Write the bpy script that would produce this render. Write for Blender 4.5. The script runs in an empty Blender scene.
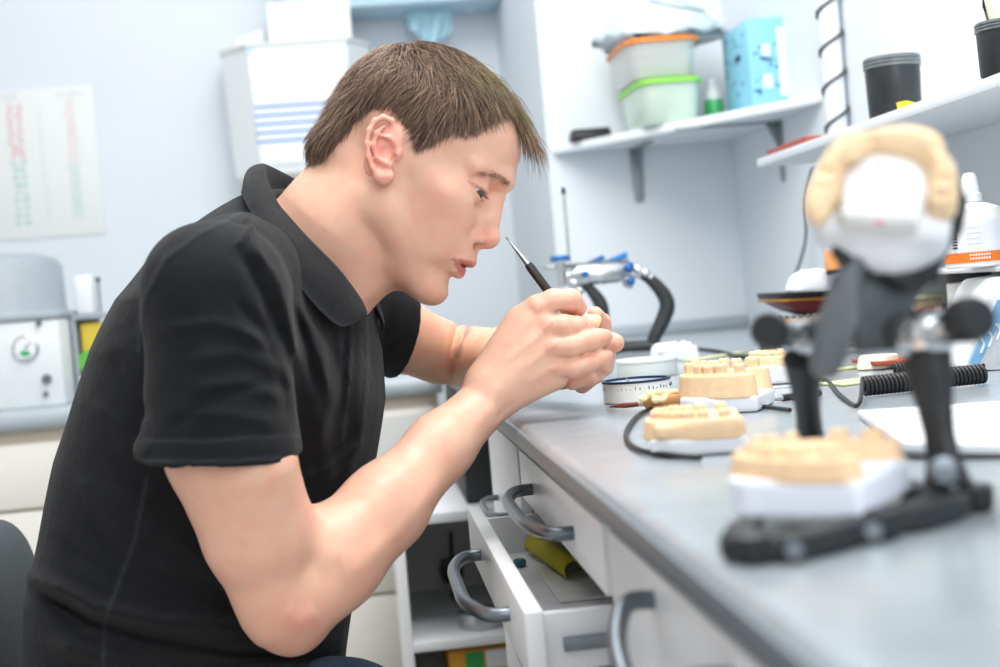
import bpy, bmesh, math, random
import numpy as np
from math import sin, cos, tan, atan, pi, radians, sqrt
from mathutils import Vector, Matrix, Euler

sc = bpy.context.scene
COL = sc.collection
# ------------------------------------------------------------------ camera, world, lights, exposure
FPX = 1400.0
ZB = 0.78                      # bench top
ZC = ZB + 0.133                # camera height
YAW, PITCH, ROLL = atan(.1), radians(1.76), -radians(4.86)
def _basis():
    F = np.array([sin(YAW)*cos(PITCH), cos(YAW)*cos(PITCH), -sin(PITCH)])
    R0 = np.array([cos(YAW), -sin(YAW), 0.]); U0 = np.cross(R0, F)
    return cos(ROLL)*R0+sin(ROLL)*U0, -sin(ROLL)*R0+cos(ROLL)*U0, F
CR, CU, CF = _basis()
CO = np.array([0, 0, ZC])
cam = bpy.data.cameras.new('camera'); camo = bpy.data.objects.new('camera', cam); COL.objects.link(camo)
cam.sensor_width = 36; cam.lens = FPX/1000*36; cam.clip_start = .01; cam.clip_end = 60
M = Matrix.Identity(4)
for i in range(3):
    M[i][0] = CR[i]; M[i][1] = CU[i]; M[i][2] = -CF[i]; M[i][3] = CO[i]
camo.matrix_world = M
cam.dof.use_dof = True; cam.dof.focus_distance = 1.46; cam.dof.aperture_fstop = 4.4
sc.camera = camo
sc.view_settings.view_transform = 'Standard'; sc.view_settings.look = 'None'
sc.view_settings.gamma = 1; sc.view_settings.use_curve_mapping = False
sc.view_settings.exposure = 0.22
w = bpy.data.worlds.new('world'); sc.world = w; w.use_nodes = True
w.node_tree.nodes['Background'].inputs[0].default_value = (.97, .985, 1, 1)
w.node_tree.nodes['Background'].inputs[1].default_value = .68
def area(name, loc, target, size, power, color=(1, 1, 1), sy=None):
    l = bpy.data.lights.new(name, 'AREA'); l.energy = power; l.color = color
    l.shape = 'RECTANGLE'; l.size = size; l.size_y = sy or size
    o = bpy.data.objects.new(name, l); COL.objects.link(o); o.location = loc
    o.rotation_euler = (Vector(target)-Vector(loc)).to_track_quat('-Z', 'Y').to_euler()
    return o
area('ceiling_light', (.2, 1.6, 2.55), (.1, 1.7, 0), 1.6, 31, (1, .985, .96))
area('recess_fill_light', (-.1, 2.5, 2.5), (.1, 3.3, .9), 1.5, 11, (1, 1, 1))  # unseen area lamp added to brighten the recess and end wall
area('window_light', (.6, -1.0, 1.9), (.0, 1.6, .9), 1.5, 33, (.96, .98, 1))
area('overhead_fill_light', (.30, 1.15, 2.0), (.05, 1.45, 1.0), .35, 8, (1, .98, .94))  # small unseen fill lamp over the man, no lamp body built

# ------------------------------------------------------------------ point helpers: a photograph pixel to a point on a real plane
def ray(px, py): return CF+(px-500)/FPX*CR-(py-333.5)/FPX*CU
def Wd(px, py, d): return CO+d*ray(px, py)
def onZ(px, py, z): r = ray(px, py); return CO+(z-CO[2])/r[2]*r
def onX(px, py, x): r = ray(px, py); return CO+x/r[0]*r
def onY(px, py, y): r = ray(px, py); return CO+y/r[1]*r

def srgb(h, a=1):
    if isinstance(h, str):
        h = h.lstrip('#'); c = [int(h[i:i+2], 16)/255 for i in (0, 2, 4)]
    else: c = h
    return tuple([(x/12.92 if x <= .04045 else ((x+.055)/1.055)**2.4) for x in c]+[a])
_M = {}
def mat(name, col, rough=.5, metal=0, noise=0, nscale=40, bump=0, bscale=200, alpha=1, trans=0, sss=0, spec=None, coat=0):
    if name in _M: return _M[name]
    m = bpy.data.materials.new(name); m.use_nodes = True; nt = m.node_tree; b = nt.nodes['Principled BSDF']
    c = srgb(col); b.inputs['Base Color'].default_value = c
    b.inputs['Roughness'].default_value = rough; b.inputs['Metallic'].default_value = metal
    if alpha < 1: b.inputs['Alpha'].default_value = alpha
    if trans: b.inputs['Transmission Weight'].default_value = trans
    if coat: b.inputs['Coat Weight'].default_value = coat; b.inputs['Coat Roughness'].default_value = .15
    if spec is not None: b.inputs['Specular IOR Level'].default_value = spec
    if sss:
        b.inputs['Subsurface Weight'].default_value = sss; b.inputs['Subsurface Radius'].default_value = (1, .35, .2)
        b.inputs['Subsurface Scale'].default_value = .006
    tc = nt.nodes.new('ShaderNodeTexCoord')
    if noise:
        n = nt.nodes.new('ShaderNodeTexNoise'); n.inputs['Scale'].default_value = nscale; n.inputs['Detail'].default_value = 5
        nt.links.new(tc.outputs['Object'], n.inputs['Vector'])
        mx = nt.nodes.new('ShaderNodeMix'); mx.data_type = 'RGBA'
        mr = nt.nodes.new('ShaderNodeMapRange'); mr.inputs[1].default_value = .3; mr.inputs[2].default_value = .7
        nt.links.new(n.outputs['Fac'], mr.inputs[0]); nt.links.new(mr.outputs[0], mx.inputs[0])
        mx.inputs[6].default_value = tuple(x*(1-noise) for x in c[:3])+(1,)
        mx.inputs[7].default_value = tuple(min(1, x*(1+noise)) for x in c[:3])+(1,)
        nt.links.new(mx.outputs[2], b.inputs['Base Color'])
    if bump:
        n = nt.nodes.new('ShaderNodeTexNoise'); n.inputs['Scale'].default_value = bscale; n.inputs['Detail'].default_value = 4
        nt.links.new(tc.outputs['Object'], n.inputs['Vector'])
        bp = nt.nodes.new('ShaderNodeBump'); bp.inputs['Strength'].default_value = bump; bp.inputs['Distance'].default_value = .002
        nt.links.new(n.outputs['Fac'], bp.inputs['Height']); nt.links.new(bp.outputs[0], b.inputs['Normal'])
    _M[name] = m; return m

# ------------------------------------------------------------------ object helpers
def T(name, label, cat, loc=(0, 0, 0), rotz=0, group=None):
    o = bpy.data.objects.new(name, None); COL.objects.link(o); o.empty_display_size = .02
    o.location = Vector([float(v) for v in loc]); o.rotation_euler = (0, 0, rotz)
    o['label'] = label; o['category'] = cat
    if group: o['group'] = group
    o['_off'] = [0., 0., 0.]
    return o
def tag(o, label, cat, group=None):
    o['label'] = label; o['category'] = cat
    if group: o['group'] = group
    return o
def mobj(name, V, Fc, m, parent=None, smooth=True, world=True, mats=None):
    """mesh from vertices and faces; under a parent the vertices are world points when world is set, else local."""
    me = bpy.data.meshes.new(name)
    V = np.asarray(V, float)
    o = bpy.data.objects.new(name, me); COL.objects.link(o)
    if parent is not None:
        o.parent = parent
        if world:
            L = np.zeros(3); p = parent
            while p is not None: L += np.array(p.location); p = p.parent
            V = V-L
    if isinstance(Fc, np.ndarray) and Fc.ndim == 2:
        n = len(Fc); k = Fc.shape[1]
        me.vertices.add(len(V)); me.vertices.foreach_set('co', V.astype(np.float32).ravel())
        me.loops.add(n*k); me.loops.foreach_set('vertex_index', Fc.astype(np.int32).ravel())
        me.polygons.add(n); me.polygons.foreach_set('loop_start', (np.arange(n)*k).astype(np.int32))
        me.polygons.foreach_set('loop_total', np.full(n, k, np.int32)); me.update(calc_edges=True); me.validate()
    else:
        me.from_pydata([tuple(v) for v in V], [], Fc)
    me.materials.append(m)
    for x in (mats or []): me.materials.append(x)
    if smooth: me.polygons.foreach_set('use_smooth', [True]*len(me.polygons))
    me.update()
    return o
def bmo(name, bm, m, parent=None, smooth=False, world=True):
    bmesh.ops.recalc_face_normals(bm, faces=bm.faces)
    bm.verts.ensure_lookup_table()
    V = [v.co[:] for v in bm.verts]; Fc = [[v.index for v in f.verts] for f in bm.faces]
    for i, v in enumerate(bm.verts): v.index = i
    Fc = [[v.index for v in f.verts] for f in bm.faces]
    bm.free()
    o = mobj(name, V, Fc, m, parent, False, world)
    if smooth: autosmooth(o)
    return o
def autosmooth(o, ang=40):
    me = o.data; bm = bmesh.new(); bm.from_mesh(me)
    for e in bm.edges:
        e.smooth = not (len(e.link_faces) == 2 and e.calc_face_angle(0) > radians(ang))
    for f in bm.faces: f.smooth = True
    bm.to_mesh(me); bm.free()
def struct(o): o['kind'] = 'structure'; return o
def add_box(bm, lo, hi, bev=0, mtx=None, seg=2):
    lo = Vector([float(x) for x in lo]); hi = Vector([float(x) for x in hi])
    r = bmesh.ops.create_cube(bm, size=1)
    vs = r['verts']
    for v in vs: v.co = Vector([(lo[i]+hi[i])/2+v.co[i]*(hi[i]-lo[i]) for i in range(3)])
    if bev:
        es = list({e for v in vs for e in v.link_edges})
        rr = bmesh.ops.bevel(bm, geom=es, offset=bev, segments=seg, profile=.5, affect='EDGES')
        vs = list({v for f in rr['faces'] for v in f.verts} | {v for v in vs if v.is_valid})
    if mtx is not None: bmesh.ops.transform(bm, matrix=mtx, verts=[v for v in vs if v.is_valid])
    return vs
def box(name, lo, hi, m, parent=None, bev=.002, world=True, mtx=None):
    bm = bmesh.new(); add_box(bm, lo, hi, bev, mtx); return bmo(name, bm, m, parent, bev > 0, world)
def prism(name, pts, vec, m, parent=None, bev=0, world=True, seg=2, smooth=True):
    """extrude a planar outline (3D points) along vec"""
    bm = bmesh.new()
    a = [bm.verts.new(Vector([float(c) for c in p])) for p in pts]
    b = [bm.verts.new(Vector([float(c) for c in p])+Vector([float(c) for c in vec])) for p in pts]
    n = len(a); bm.faces.new(a); bm.faces.new(b[::-1])
    for i in range(n): bm.faces.new([a[i], b[i], b[(i+1) % n], a[(i+1) % n]])
    if bev: bmesh.ops.bevel(bm, geom=bm.edges[:], offset=bev, segments=seg, profile=.5, affect='EDGES')
    return bmo(name, bm, m, parent, smooth, world)
def smooth_path(P, n=8):
    P = [np.array(p, float) for p in P]
    out = []
    for i in range(len(P)-1):
        p0 = P[max(i-1, 0)]; p1 = P[i]; p2 = P[i+1]; p3 = P[min(i+2, len(P)-1)]
        for k in range(n):
            t = k/n
            out.append(.5*((2*p1)+(-p0+p2)*t+(2*p0-5*p1+4*p2-p3)*t*t+(-p0+3*p1-3*p2+p3)*t**3))
    out.append(P[-1]); return out
def tube_vf(P, r, seg=12, caps=True, flat=None):
    P = np.array(P, float); n = len(P)
    r = np.broadcast_to(np.asarray(r, float), (n,)) if np.ndim(r) == 0 else np.interp(np.linspace(0, 1, n), np.linspace(0, 1, len(r)), r)
    Tn = np.gradient(P, axis=0); Tn /= np.linalg.norm(Tn, axis=1)[:, None]+1e-12
    a = np.array([0, 0, 1.]) if abs(Tn[0][2]) < .9 else np.array([1., 0, 0])
    N = np.cross(Tn[0], a); N /= np.linalg.norm(N); V = []; Fc = []
    for i in range(n):
        N = N-Tn[i]*(N@Tn[i]); N /= np.linalg.norm(N); B = np.cross(Tn[i], N)
        for k in range(seg):
            t = 2*pi*k/seg; s = flat or 1
            V.append(P[i]+r[i]*(cos(t)*N+sin(t)*B*s))
    for i in range(n-1):
        for k in range(seg):
            k2 = (k+1) % seg; Fc.append([i*seg+k, i*seg+k2, (i+1)*seg+k2, (i+1)*seg+k])
    if caps: Fc.append(list(range(seg))[::-1]); Fc.append([(n-1)*seg+k for k in range(seg)])
    return V, Fc
def tube(name, P, r, m, parent=None, seg=12, world=True, sm=6, flat=None):
    if sm: P = smooth_path(P, sm)
    V, Fc = tube_vf(P, r, seg, True, flat); o = mobj(name, V, Fc, m, parent, True, world); autosmooth(o, 50); return o
def lathe_vf(prof, c=(0, 0, 0), seg=40, axis=None):
    V = []; Fc = []; n = len(prof); c = np.array(c, float)
    if axis is None: A = np.eye(3)
    else:
        z = np.array(axis, float); z /= np.linalg.norm(z); x = np.cross([0, 1, 0] if abs(z[1]) < .9 else [1, 0, 0], z); x /= np.linalg.norm(x)
        A = np.array([x, np.cross(z, x), z])
    for (r, z) in prof:
        for k in range(seg):
            t = 2*pi*k/seg; V.append(c+np.array([r*cos(t), r*sin(t), z])@A)
    for i in range(n-1):
        for k in range(seg):
            k2 = (k+1) % seg; Fc.append([i*seg+k, i*seg+k2, (i+1)*seg+k2, (i+1)*seg+k])
    if tuple(prof[0]) == tuple(prof[-1]): return V, Fc
    if prof[0][0] > 1e-6: Fc.append(list(range(seg))[::-1])
    if prof[-1][0] > 1e-6: Fc.append([(n-1)*seg+k for k in range(seg)])
    return V, Fc
def lathe(name, prof, c, m, parent=None, seg=40, axis=None, world=True, ang=35):
    V, Fc = lathe_vf(prof, c, seg, axis); o = mobj(name, V, Fc, m, parent, True, world)
    bm = bmesh.new(); bm.from_mesh(o.data); bmesh.ops.remove_doubles(bm, verts=bm.verts, dist=1e-6); bmesh.ops.recalc_face_normals(bm, faces=bm.faces); bm.to_mesh(o.data); bm.free()
    autosmooth(o, ang); return o
def join_vf(L):
    V = []; Fc = []
    for v, f in L:
        k = len(V); V += [np.array(x) for x in v]; Fc += [[i+k for i in q] for q in f]
    return V, Fc

# ------------------------------------------------------------------ materials
WALL = mat('pale_blue_wall_paint', '#d7dee4', .7, noise=.015, nscale=3, bump=.06, bscale=60)
WHITE = mat('white_laminate', '#e0e3e6', .35, noise=.02, nscale=8)
WHITE2 = mat('white_shelf_laminate', '#dde3e8', .45)
BEIGE = mat('off_white_cabinet', '#dfddd6', .45, noise=.02, nscale=10)
WOODEDGE = mat('beige_carcass_edge', '#c9c0b0', .6)
BENCH = mat('grey_bench_laminate', '#969fa5', .22, noise=.06, nscale=30, spec=.6)
SLAB = mat('grey_blue_worktop', '#a3adb4', .35, noise=.04, nscale=20)
STEEL = mat('brushed_steel', '#b9bcc0', .28, 1, noise=.05, nscale=60)
GREY_H = mat('grey_handle_metal', '#757d84', .3, .8, noise=.08, nscale=80)
BLACK = mat('black_plastic', '#1b1c1f', .42)
BLACKM = mat('matte_black_metal', '#232629', .5, .15, noise=.25, nscale=50)
GREYM = mat('dark_grey_metal', '#6d7478', .45, .3, noise=.15, nscale=60)
CHROME = mat('chrome', '#d6d8da', .18, 1)
PLASTER = mat('white_plaster', '#e2e5ea', .75, noise=.04, nscale=120, bump=.2, bscale=500)
STONE = mat('tan_dental_stone', '#ecc9a0', .65, noise=.06, nscale=150, bump=.2, bscale=600, sss=.0)
FLOOR = mat('grey_vinyl_floor', '#a9a59d', .5, noise=.12, nscale=6)

# ------------------------------------------------------------------ room
YA, XB, YCW = 3.2, .9, 4.0
struct(box('floor', (-2.6, -1.5, -.05), (XB+.1, YCW+.1, 0), FLOOR, bev=0))
struct(box('wall_back', (.465, YA, 0), (XB+.1, YCW+.1, 2.6), WALL, bev=0))      # end wall over the bench, with its return face
struct(box('wall_right', (XB, -1.5, 0), (XB+.1, YA, 2.6), WALL, bev=0))
struct(box('wall_left', (-2.6, YCW, 0), (.465, YCW+.1, 2.6), WALL, bev=0))      # recessed wall behind the worktop

# ------------------------------------------------------------------ the work bench
BX = .145
b = T('work_bench', 'long grey workbench with a rounded front edge under the man\'s hands', 'workbench', (BX, 1.8, 0))
prof = []
for k in range(9):
    t = pi/2+pi*k/8*.98
    prof.append((BX+.011+.011*cos(t), ZB-.011+.011*sin(t)))
pts = [(XB-.001, .02, ZB), (XB-.001, .02, ZB-.022)]
outline = [(XB-.001, .0, ZB)]+[(x, .0, z) for x, z in prof]+[(XB-.001, .0, ZB-.022)]
prism('worktop', [(x, .1, z) for x, _, z in outline], (0, YA-.101, 0), BENCH, b)
box('edge_trim', (BX-.0012, .1, ZB-.0205), (BX+.004, YA-.101, ZB-.006), mat('grey_edge_trim', '#6f7980', .4, .2), b, .0008)
box('back_upstand', (.47, YA-.022, ZB), (XB-.001, YA-.001, ZB+.028), SLAB, b, .004)
box('apron', (.166, .2, .737), (.182, 1.945, ZB-.022), BEIGE, b, .001)
box('end_panel', (.166, 1.93, .0), (.86, 1.95, .757), WHITE, b, .001)
box('support_leg', (.6, .12, 0), (.86, .16, .757), WHITE, b, .001)

def dhandle(name, y0, y1, x, z, parent, out=.03, r=.0048, m=None, dz=0):
    P = [(x+.002, y0, z), (x-out*.55, y0+(y1-y0)*.03, z), (x-out*.95, y0+(y1-y0)*.22, z-dz*.5), (x-out, (y0+y1)/2, z-dz), (x-out*.95, y1-(y1-y0)*.22, z-dz*.5), (x-out*.55, y1-(y1-y0)*.03, z), (x+.002, y1, z)]
    h = tube(name, P, r, m or GREY_H, parent, 14); return h

# drawer unit with one drawer shut and one drawn out
u = T('drawer_unit', 'white drawer unit under the bench with its second drawer pulled open', 'drawer unit', (.4, 1.28, 0))
XF = .165
for nm, lo, hi in (('side_panel', (XF+.014, 1.556, 0), (.62, 1.572, .736)), ('side_panel', (XF+.014, 1.0, 0), (.62, 1.016, .736)),
                   ('back_panel', (.61, 1.016, .02), (.62, 1.556, .73)), ('base_panel', (XF+.014, 1.016, .05), (.61, 1.556, .066))):
    box(nm, lo, hi, WHITE, u, .001)
d1 = box('drawer_front', (XF, 1.022, .6795), (XF+.014, 1.553, .734), WHITE, u, .0015)
dhandle('handle', 1.17, 1.45, XF, .703, d1, .034, .0062)
XP = .105
d2 = box('open_drawer', (XP, 1.05, .612), (XP+.015, 1.60, .668), WHITE, u, .002)
d2['label'] = 'white drawer pulled open'
dhandle('handle', 1.17, 1.45, XP, .640, d2, .034, .0062)
box('drawer_bottom', (XP+.015, 1.07, .616), (.56, 1.545, .621), WHITE, d2, .0005)
box('drawer_side', (XP+.015, 1.066, .616), (.56, 1.074, .662), WHITE, d2, .001)
box('drawer_side', (XP+.015, 1.541, .616), (.56, 1.549, .662), WHITE, d2, .001)
box('drawer_back', (.552, 1.074, .616), (.56, 1.541, .655), WHITE, d2, .001)
box('runner', (XP+.03, 1.058, .632), (.5, 1.066, .642), GREY_H, d2, .0005)
for k, (z0, z1) in enumerate(((.40, .606), (.08, .395))):
    dd = box('drawer_front', (XF, 1.022, z0), (XF+.014, 1.553, z1), WHITE, u, .0015)
    dhandle('handle', 1.17, 1.45, XF, z1-.05, dd, .034, .0062)

u = T('bench_cupboard', 'narrow white cupboard beyond the drawers with a thin curved handle', 'cupboard', (.4, 1.75, 0))
box('carcass', (XF+.014, 1.576, .03), (.6, 1.928, .735), WHITE, u, .001)
d = box('door', (XF, 1.576, .045), (XF+.013, 1.926, .734), WHITE, u, .0015)
dhandle('handle', 1.70, 1.86, XF, .637, d, .026, .0042)

u = T('near_cupboard', 'white cupboard under the near end of the bench', 'cupboard', (.4, .72, 0))
box('carcass', (XF+.014, .38, .03), (.6, .996, .735), WHITE, u, .001)
d = box('door', (XF, .38, .05), (XF+.013, .995, .734), WHITE, u, .0015)
dhandle('handle', .66, .845, XF, .715, d, .033, .006, None, .03)

# things in the open drawer
YEL = mat('yellow_abrasive_cloth', '#b9b12c', .9, noise=.12, nscale=90, bump=.6, bscale=500)
zb = .6215
def arc_sheet(name, A, B, wv, r, m, parent, th=.0012, a0=-20, a1=215, n=18):
    A = np.array(A); B = np.array(B); ax = B-A; ax /= np.linalg.norm(ax); s = np.array(wv, float); s /= np.linalg.norm(s); up = np.array([0, 0, 1.])
    V = []; Fc = []
    for rr in (r, r-th):
        for P in (A, B):
            for k in range(n+1):
                t = radians(a0+(a1-a0)*k/n); V.append(P+s*cos(t)*rr+up*(sin(t)*rr*.8+r*.5))
    m1 = n+1
    for k in range(n):
        Fc += [[k, k+1, m1+k+1, m1+k], [2*m1+k, 3*m1+k, 3*m1+k+1, 2*m1+k+1], [k, 2*m1+k, 2*m1+k+1, k+1], [m1+k, m1+k+1, 3*m1+k+1, 3*m1+k]]
    Fc += [[0, m1, 3*m1, 2*m1], [n, 2*m1+n, 3*m1+n, m1+n]]
    return mobj(name, V, Fc, m, parent)
PAPER = mat('white_paper', '#e2e5ea', .75)
p = box('paper_sheet', (.160, 1.27, zb), (.215, 1.45, zb+.003), mat('clear_packet', '#e4e6e2', .3, noise=.05), None, .001)
tag(p, 'flat clear packet lying on the bottom of the open drawer', 'packet')
o = arc_sheet('sanding_sheet', (.172, 1.525, zb+.004), (.190, 1.35, zb+.006), (1, .15, 0), .013, YEL, None)
tag(o, 'curled yellow sheet of sandpaper in the open drawer', 'sandpaper')
o = lathe('polishing_wheel', [(.002, 0), (.006, 0), (.007, .002), (.007, .006), (.005, .008), (.002, .008)], (.146, 1.46, zb), mat('teal_rubber', '#2c6f72', .6), None, 20)
tag(o, 'small dark teal rubber wheel beside the yellow sheet', 'polishing wheel')

# ------------------------------------------------------------------ open shelf unit beyond the drawers
YU = 2.3
INT = mat('grey_shelf_interior', '#c5c6c1', .6, noise=.04, nscale=8)
s = T('open_shelf_unit', 'open white shelf unit low behind the man\'s forearm', 'shelf unit', (.18, YU+.25, 0))
box('side_panel', (.027, YU, 0), (.043, YU+.42, .539), WHITE, s, .001)
box('side_panel', (.42, YU, 0), (.436, YU+.42, .539), WHITE, s, .001)
box('back_panel', (.043, YU+.405, .02), (.42, YU+.42, .538), INT, s, 0)
box('top_board', (.027, YU, .539), (.436, YU+.42, .556), WHITE, s, .001)
for z in (.345, .05): box('shelf', (.043, YU, z-.016), (.42, YU+.403, z), WHITE, s, .001)
o = box('shade_block', (.155, YU+.06, .5565), (.43, YU+.4, .745), mat('shade_block_dark', '#2c2e30', .6), None, .004); tag(o, 'dark block standing in for the shade under the far end of the bench', 'shade block')  # dark block added to give the shade below the bench
tb = T('lidded_tin', 'round flat metal tin standing on the lower open shelf', 'tin', (.15, YU+.06, .345))
lathe('tin_body', [(0, 0), (.036, 0), (.038, .003), (.038, .018), (.036, .018), (0, .018)], (.165, YU+.07, .3455), STEEL, tb, 36)
lathe('lid', [(0, 0), (.040, 0), (.040, .008), (.038, .010), (0, .010)], (.165, YU+.07, .3640), STEEL, tb, 36)
o = T('black_clamp', 'small black clamp tool at the back of the open shelf', 'clamp', (.14, YU+.3, .345))
prism('clamp_jaw', [(.118, YU+.3, .375), (.15, YU+.3, .375), (.155, YU+.3, .40), (.14, YU+.3, .425), (.115, YU+.3, .42), (.108, YU+.3, .4)], (0, .02, 0), BLACK, o, .003)
tube('clamp_screw', [(.131, YU+.31, .346), (.133, YU+.31, .38), (.137, YU+.31, .47)], .004, BLACK, o)
yb = T('yellow_carton', 'yellow box with a green patch under the lower shelf', 'box', (.17, YU+.12, .05))
YC_ = mat('ochre_card', '#d1962f', .7, noise=.05)
box('carton', (.10, YU+.02, .052), (.235, YU+.2, .318), YC_, yb, .003)
box('green_panel', (.128, YU+.0188, .285), (.158, YU+.0202, .315), mat('green_print', '#2f9a52', .6), yb, 0)
box('white_panel', (.162, YU+.0188, .285), (.2, YU+.0202, .315), PAPER, yb, 0)

# ------------------------------------------------------------------ left worktop and cabinets
YL = 2.88
wt = T('side_worktop', 'grey-blue worktop along the far wall behind the man', 'worktop', (-.6, YL, 0))
pr = [(YCW-.002, .712), (YCW-.002, .752)]+[(YL+.014+.014*cos(pi/2+pi*k/8), .732+.02*sin(pi/2+pi*k/8)) for k in range(9)]
prism('slab', [(-2.4, y, z) for y, z in pr], (2.56, 0, 0), SLAB, wt, 0)
bs = T('side_cabinets', 'off-white base cabinets with flat drawer fronts under the side worktop', 'cabinet', (-.9, YL+.3, 0))
box('carcass', (-2.38, YL+.035, .06), (.15, YCW-.01, .711), WOODEDGE, bs, 0)
for (x0, x1) in ((-2.3, -1.51), (-1.5, -.41)):
    for (z0, z1) in ((.555, .685), (.31, .548), (.07, .303)):
        box('drawer_front', (x0, YL+.018, z0), (x1, YL+.035, z1), BEIGE, bs, .0015)
for (z0, z1) in ((.31, .548), (.07, .303)):
    box('drawer_front', (-.4, YL+.018, z0), (.145, YL+.035, z1), BEIGE, bs, .0015)
box('drawer_front', (-.4, YL+.018, .555), (-.02, YL+.035, .685), BEIGE, bs, .0015)
dr = box('door', (-.012, YL+.018, .555), (.145, YL+.035, .685), BEIGE, bs, .0015)
box('inset_line', (.0, YL+.0172, .57), (.133, YL+.0182, .672), mat('greyer_panel', '#d3d5d3', .5), dr, 0)
ZS = .752

# ------------------------------------------------------------------ gauge device on the left
g = T('pressure_unit', 'white box device with a round dial gauge and grey domed lid', 'pressure pot', (-.82, YL+.3, ZS))
DW = mat('white_enamel', '#d6dadd', .35, noise=.02)
DG = mat('grey_dome_plastic', '#98a1a8', .5, noise=.03)
a = onY(0, 318, YL+.1); bq = onY(58, 318, YL+.1); c_ = onY(67, 400, YL+.1)
xr = float(onY(62, 360, YL+.1)[0]); ztop = float(bq[2])
box('housing', (xr-.33, YL+.1, ZS), (xr, YL+.42, ztop), DW, g, .006)
box('rim', (xr-.335, YL+.095, ztop), (xr+.003, YL+.42, ztop+.015), DG, g, .005)
lathe('domed_lid', [(0, .135), (.10, .130), (.135, .118), (.148, .10), (.150, .01), (.155, 0), (0, 0)], (xr-.165, YL+.26, ztop+.0152), DG, g, 56)
gc = onY(26, 348, YL+.099)
gg = lathe('dial_gauge', [(0, 0), (.027, 0), (.027, .006), (.024, .008), (.022, .006), (0, .006)], (gc[0], YL+.0995, gc[2]), CHROME, g, 40, (0, -1, 0))
lathe('gauge_face', [(0, 0), (.0215, 0), (.0215, .0008), (0, .0008)], (gc[0], YL+.0932, gc[2]), PAPER, gg, 40, (0, -1, 0))
prism('green_zone', [(gc[0]+.017*cos(t)*k, YL+.0920, gc[2]+.017*sin(t)*k) for k, ts in ((1, np.linspace(-2.5, -.9, 8)), (.35, np.linspace(-.9, -2.5, 8))) for t in ts], (0, -.0006, 0), mat('green_gauge_zone', '#2f9f63', .5), gg)
prism('needle', [(gc[0]-.002, YL+.0915, gc[2]), (gc[0]+.013, YL+.0915, gc[2]+.012), (gc[0]+.001, YL+.0915, gc[2]-.002)], (0, -.0006, 0), BLACK, gg)
for (px, py, r) in ((47, 379, .010), (46, 394, .006), (39, 323, .006)):
    q = onY(px, py, YL+.099); lathe('knob', [(0, .008), (r*.8, .008), (r, .005), (r, 0), (0, 0)], (q[0], YL+.0995, q[2]), GREY_H, g, 24, (0, -1, 0))

# organiser with yellow box, white tub, rod, plaster crumbs
y0 = YL+.2
q0 = onY(60, 316, y0); q1 = onY(110, 316, y0); q2 = onY(68, 383, y0)
og = T('shelf_organiser', 'grey-topped organiser holding a yellow bin beside the gauge device', 'organiser', (q0[0]+.1, y0, ZS))
xo = max(float(q0[0]), xr+.009); zo = float(q0[2])
box('top_board', (xo-.004, y0, zo-.012), (xo+.14, y0+.3, zo), DG, og, .002)
box('upright', (xo-.004, y0, ZS), (xo+.004, y0+.3, zo-.012), DG, og, .001)
box('upright', (xo+.132, y0, ZS), (xo+.14, y0+.3, zo-.012), DG, og, .001)
box('middle_board', (xo+.004, y0, ZS+.045), (xo+.132, y0+.3, ZS+.052), WHITE, og, .001)
o = T('yellow_bin', 'yellow storage bin inside the organiser', 'storage bin', (xo+.1, y0+.02, ZS+.052))
box('bin', (xo+.012, y0+.012, ZS+.0525), (xo+.124, y0+.28, zo-.02), mat('yellow_bin_plastic', '#cdb63c', .45), o, .004)
prism('green_label', [(xo+.02+.03*cos(t)+.01, y0+.0112, ZS+.083+.026*sin(t)) for t in np.linspace(0, 2*pi, 18)[:-1]], (0, -.0015, 0), mat('green_label', '#5fae3a', .5), o)
o = box('white_tub', (xo-.002, y0+.06, zo+.0005), (xo+.036, y0+.12, zo+.085), WHITE, None, .004)
tag(o, 'narrow white card standing on the organiser by the grey dome', 'card')
o = T('metal_rod', 'thin dark rod standing on the organiser top', 'rod', (xo+.055, y0+.05, zo))
tube('rod', [(xo+.052, y0+.05, zo+.0005), (xo+.052, y0+.05, zo+.07)], .0025, GREYM, o)
lathe('tip', [(0, 0), (.005, 0), (.005, .008), (0, .011)], (xo+.052, y0+.05, zo+.068), BLACK, o, 12)

# small black item on worktop between body and far forearm
q = onZ(392, 364, ZS)
o = prism('small_tray', [(q[0]-.03, q[1]-.02, ZS+.0005), (q[0]+.05, q[1]-.01, ZS+.0005), (q[0]+.045, q[1]+.08, ZS+.0005), (q[0]-.04, q[1]+.07, ZS+.0005)], (0, 0, .008), BLACKM, None, .002)
tag(o, 'flat black tray on the side worktop behind the far arm', 'tray')

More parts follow.
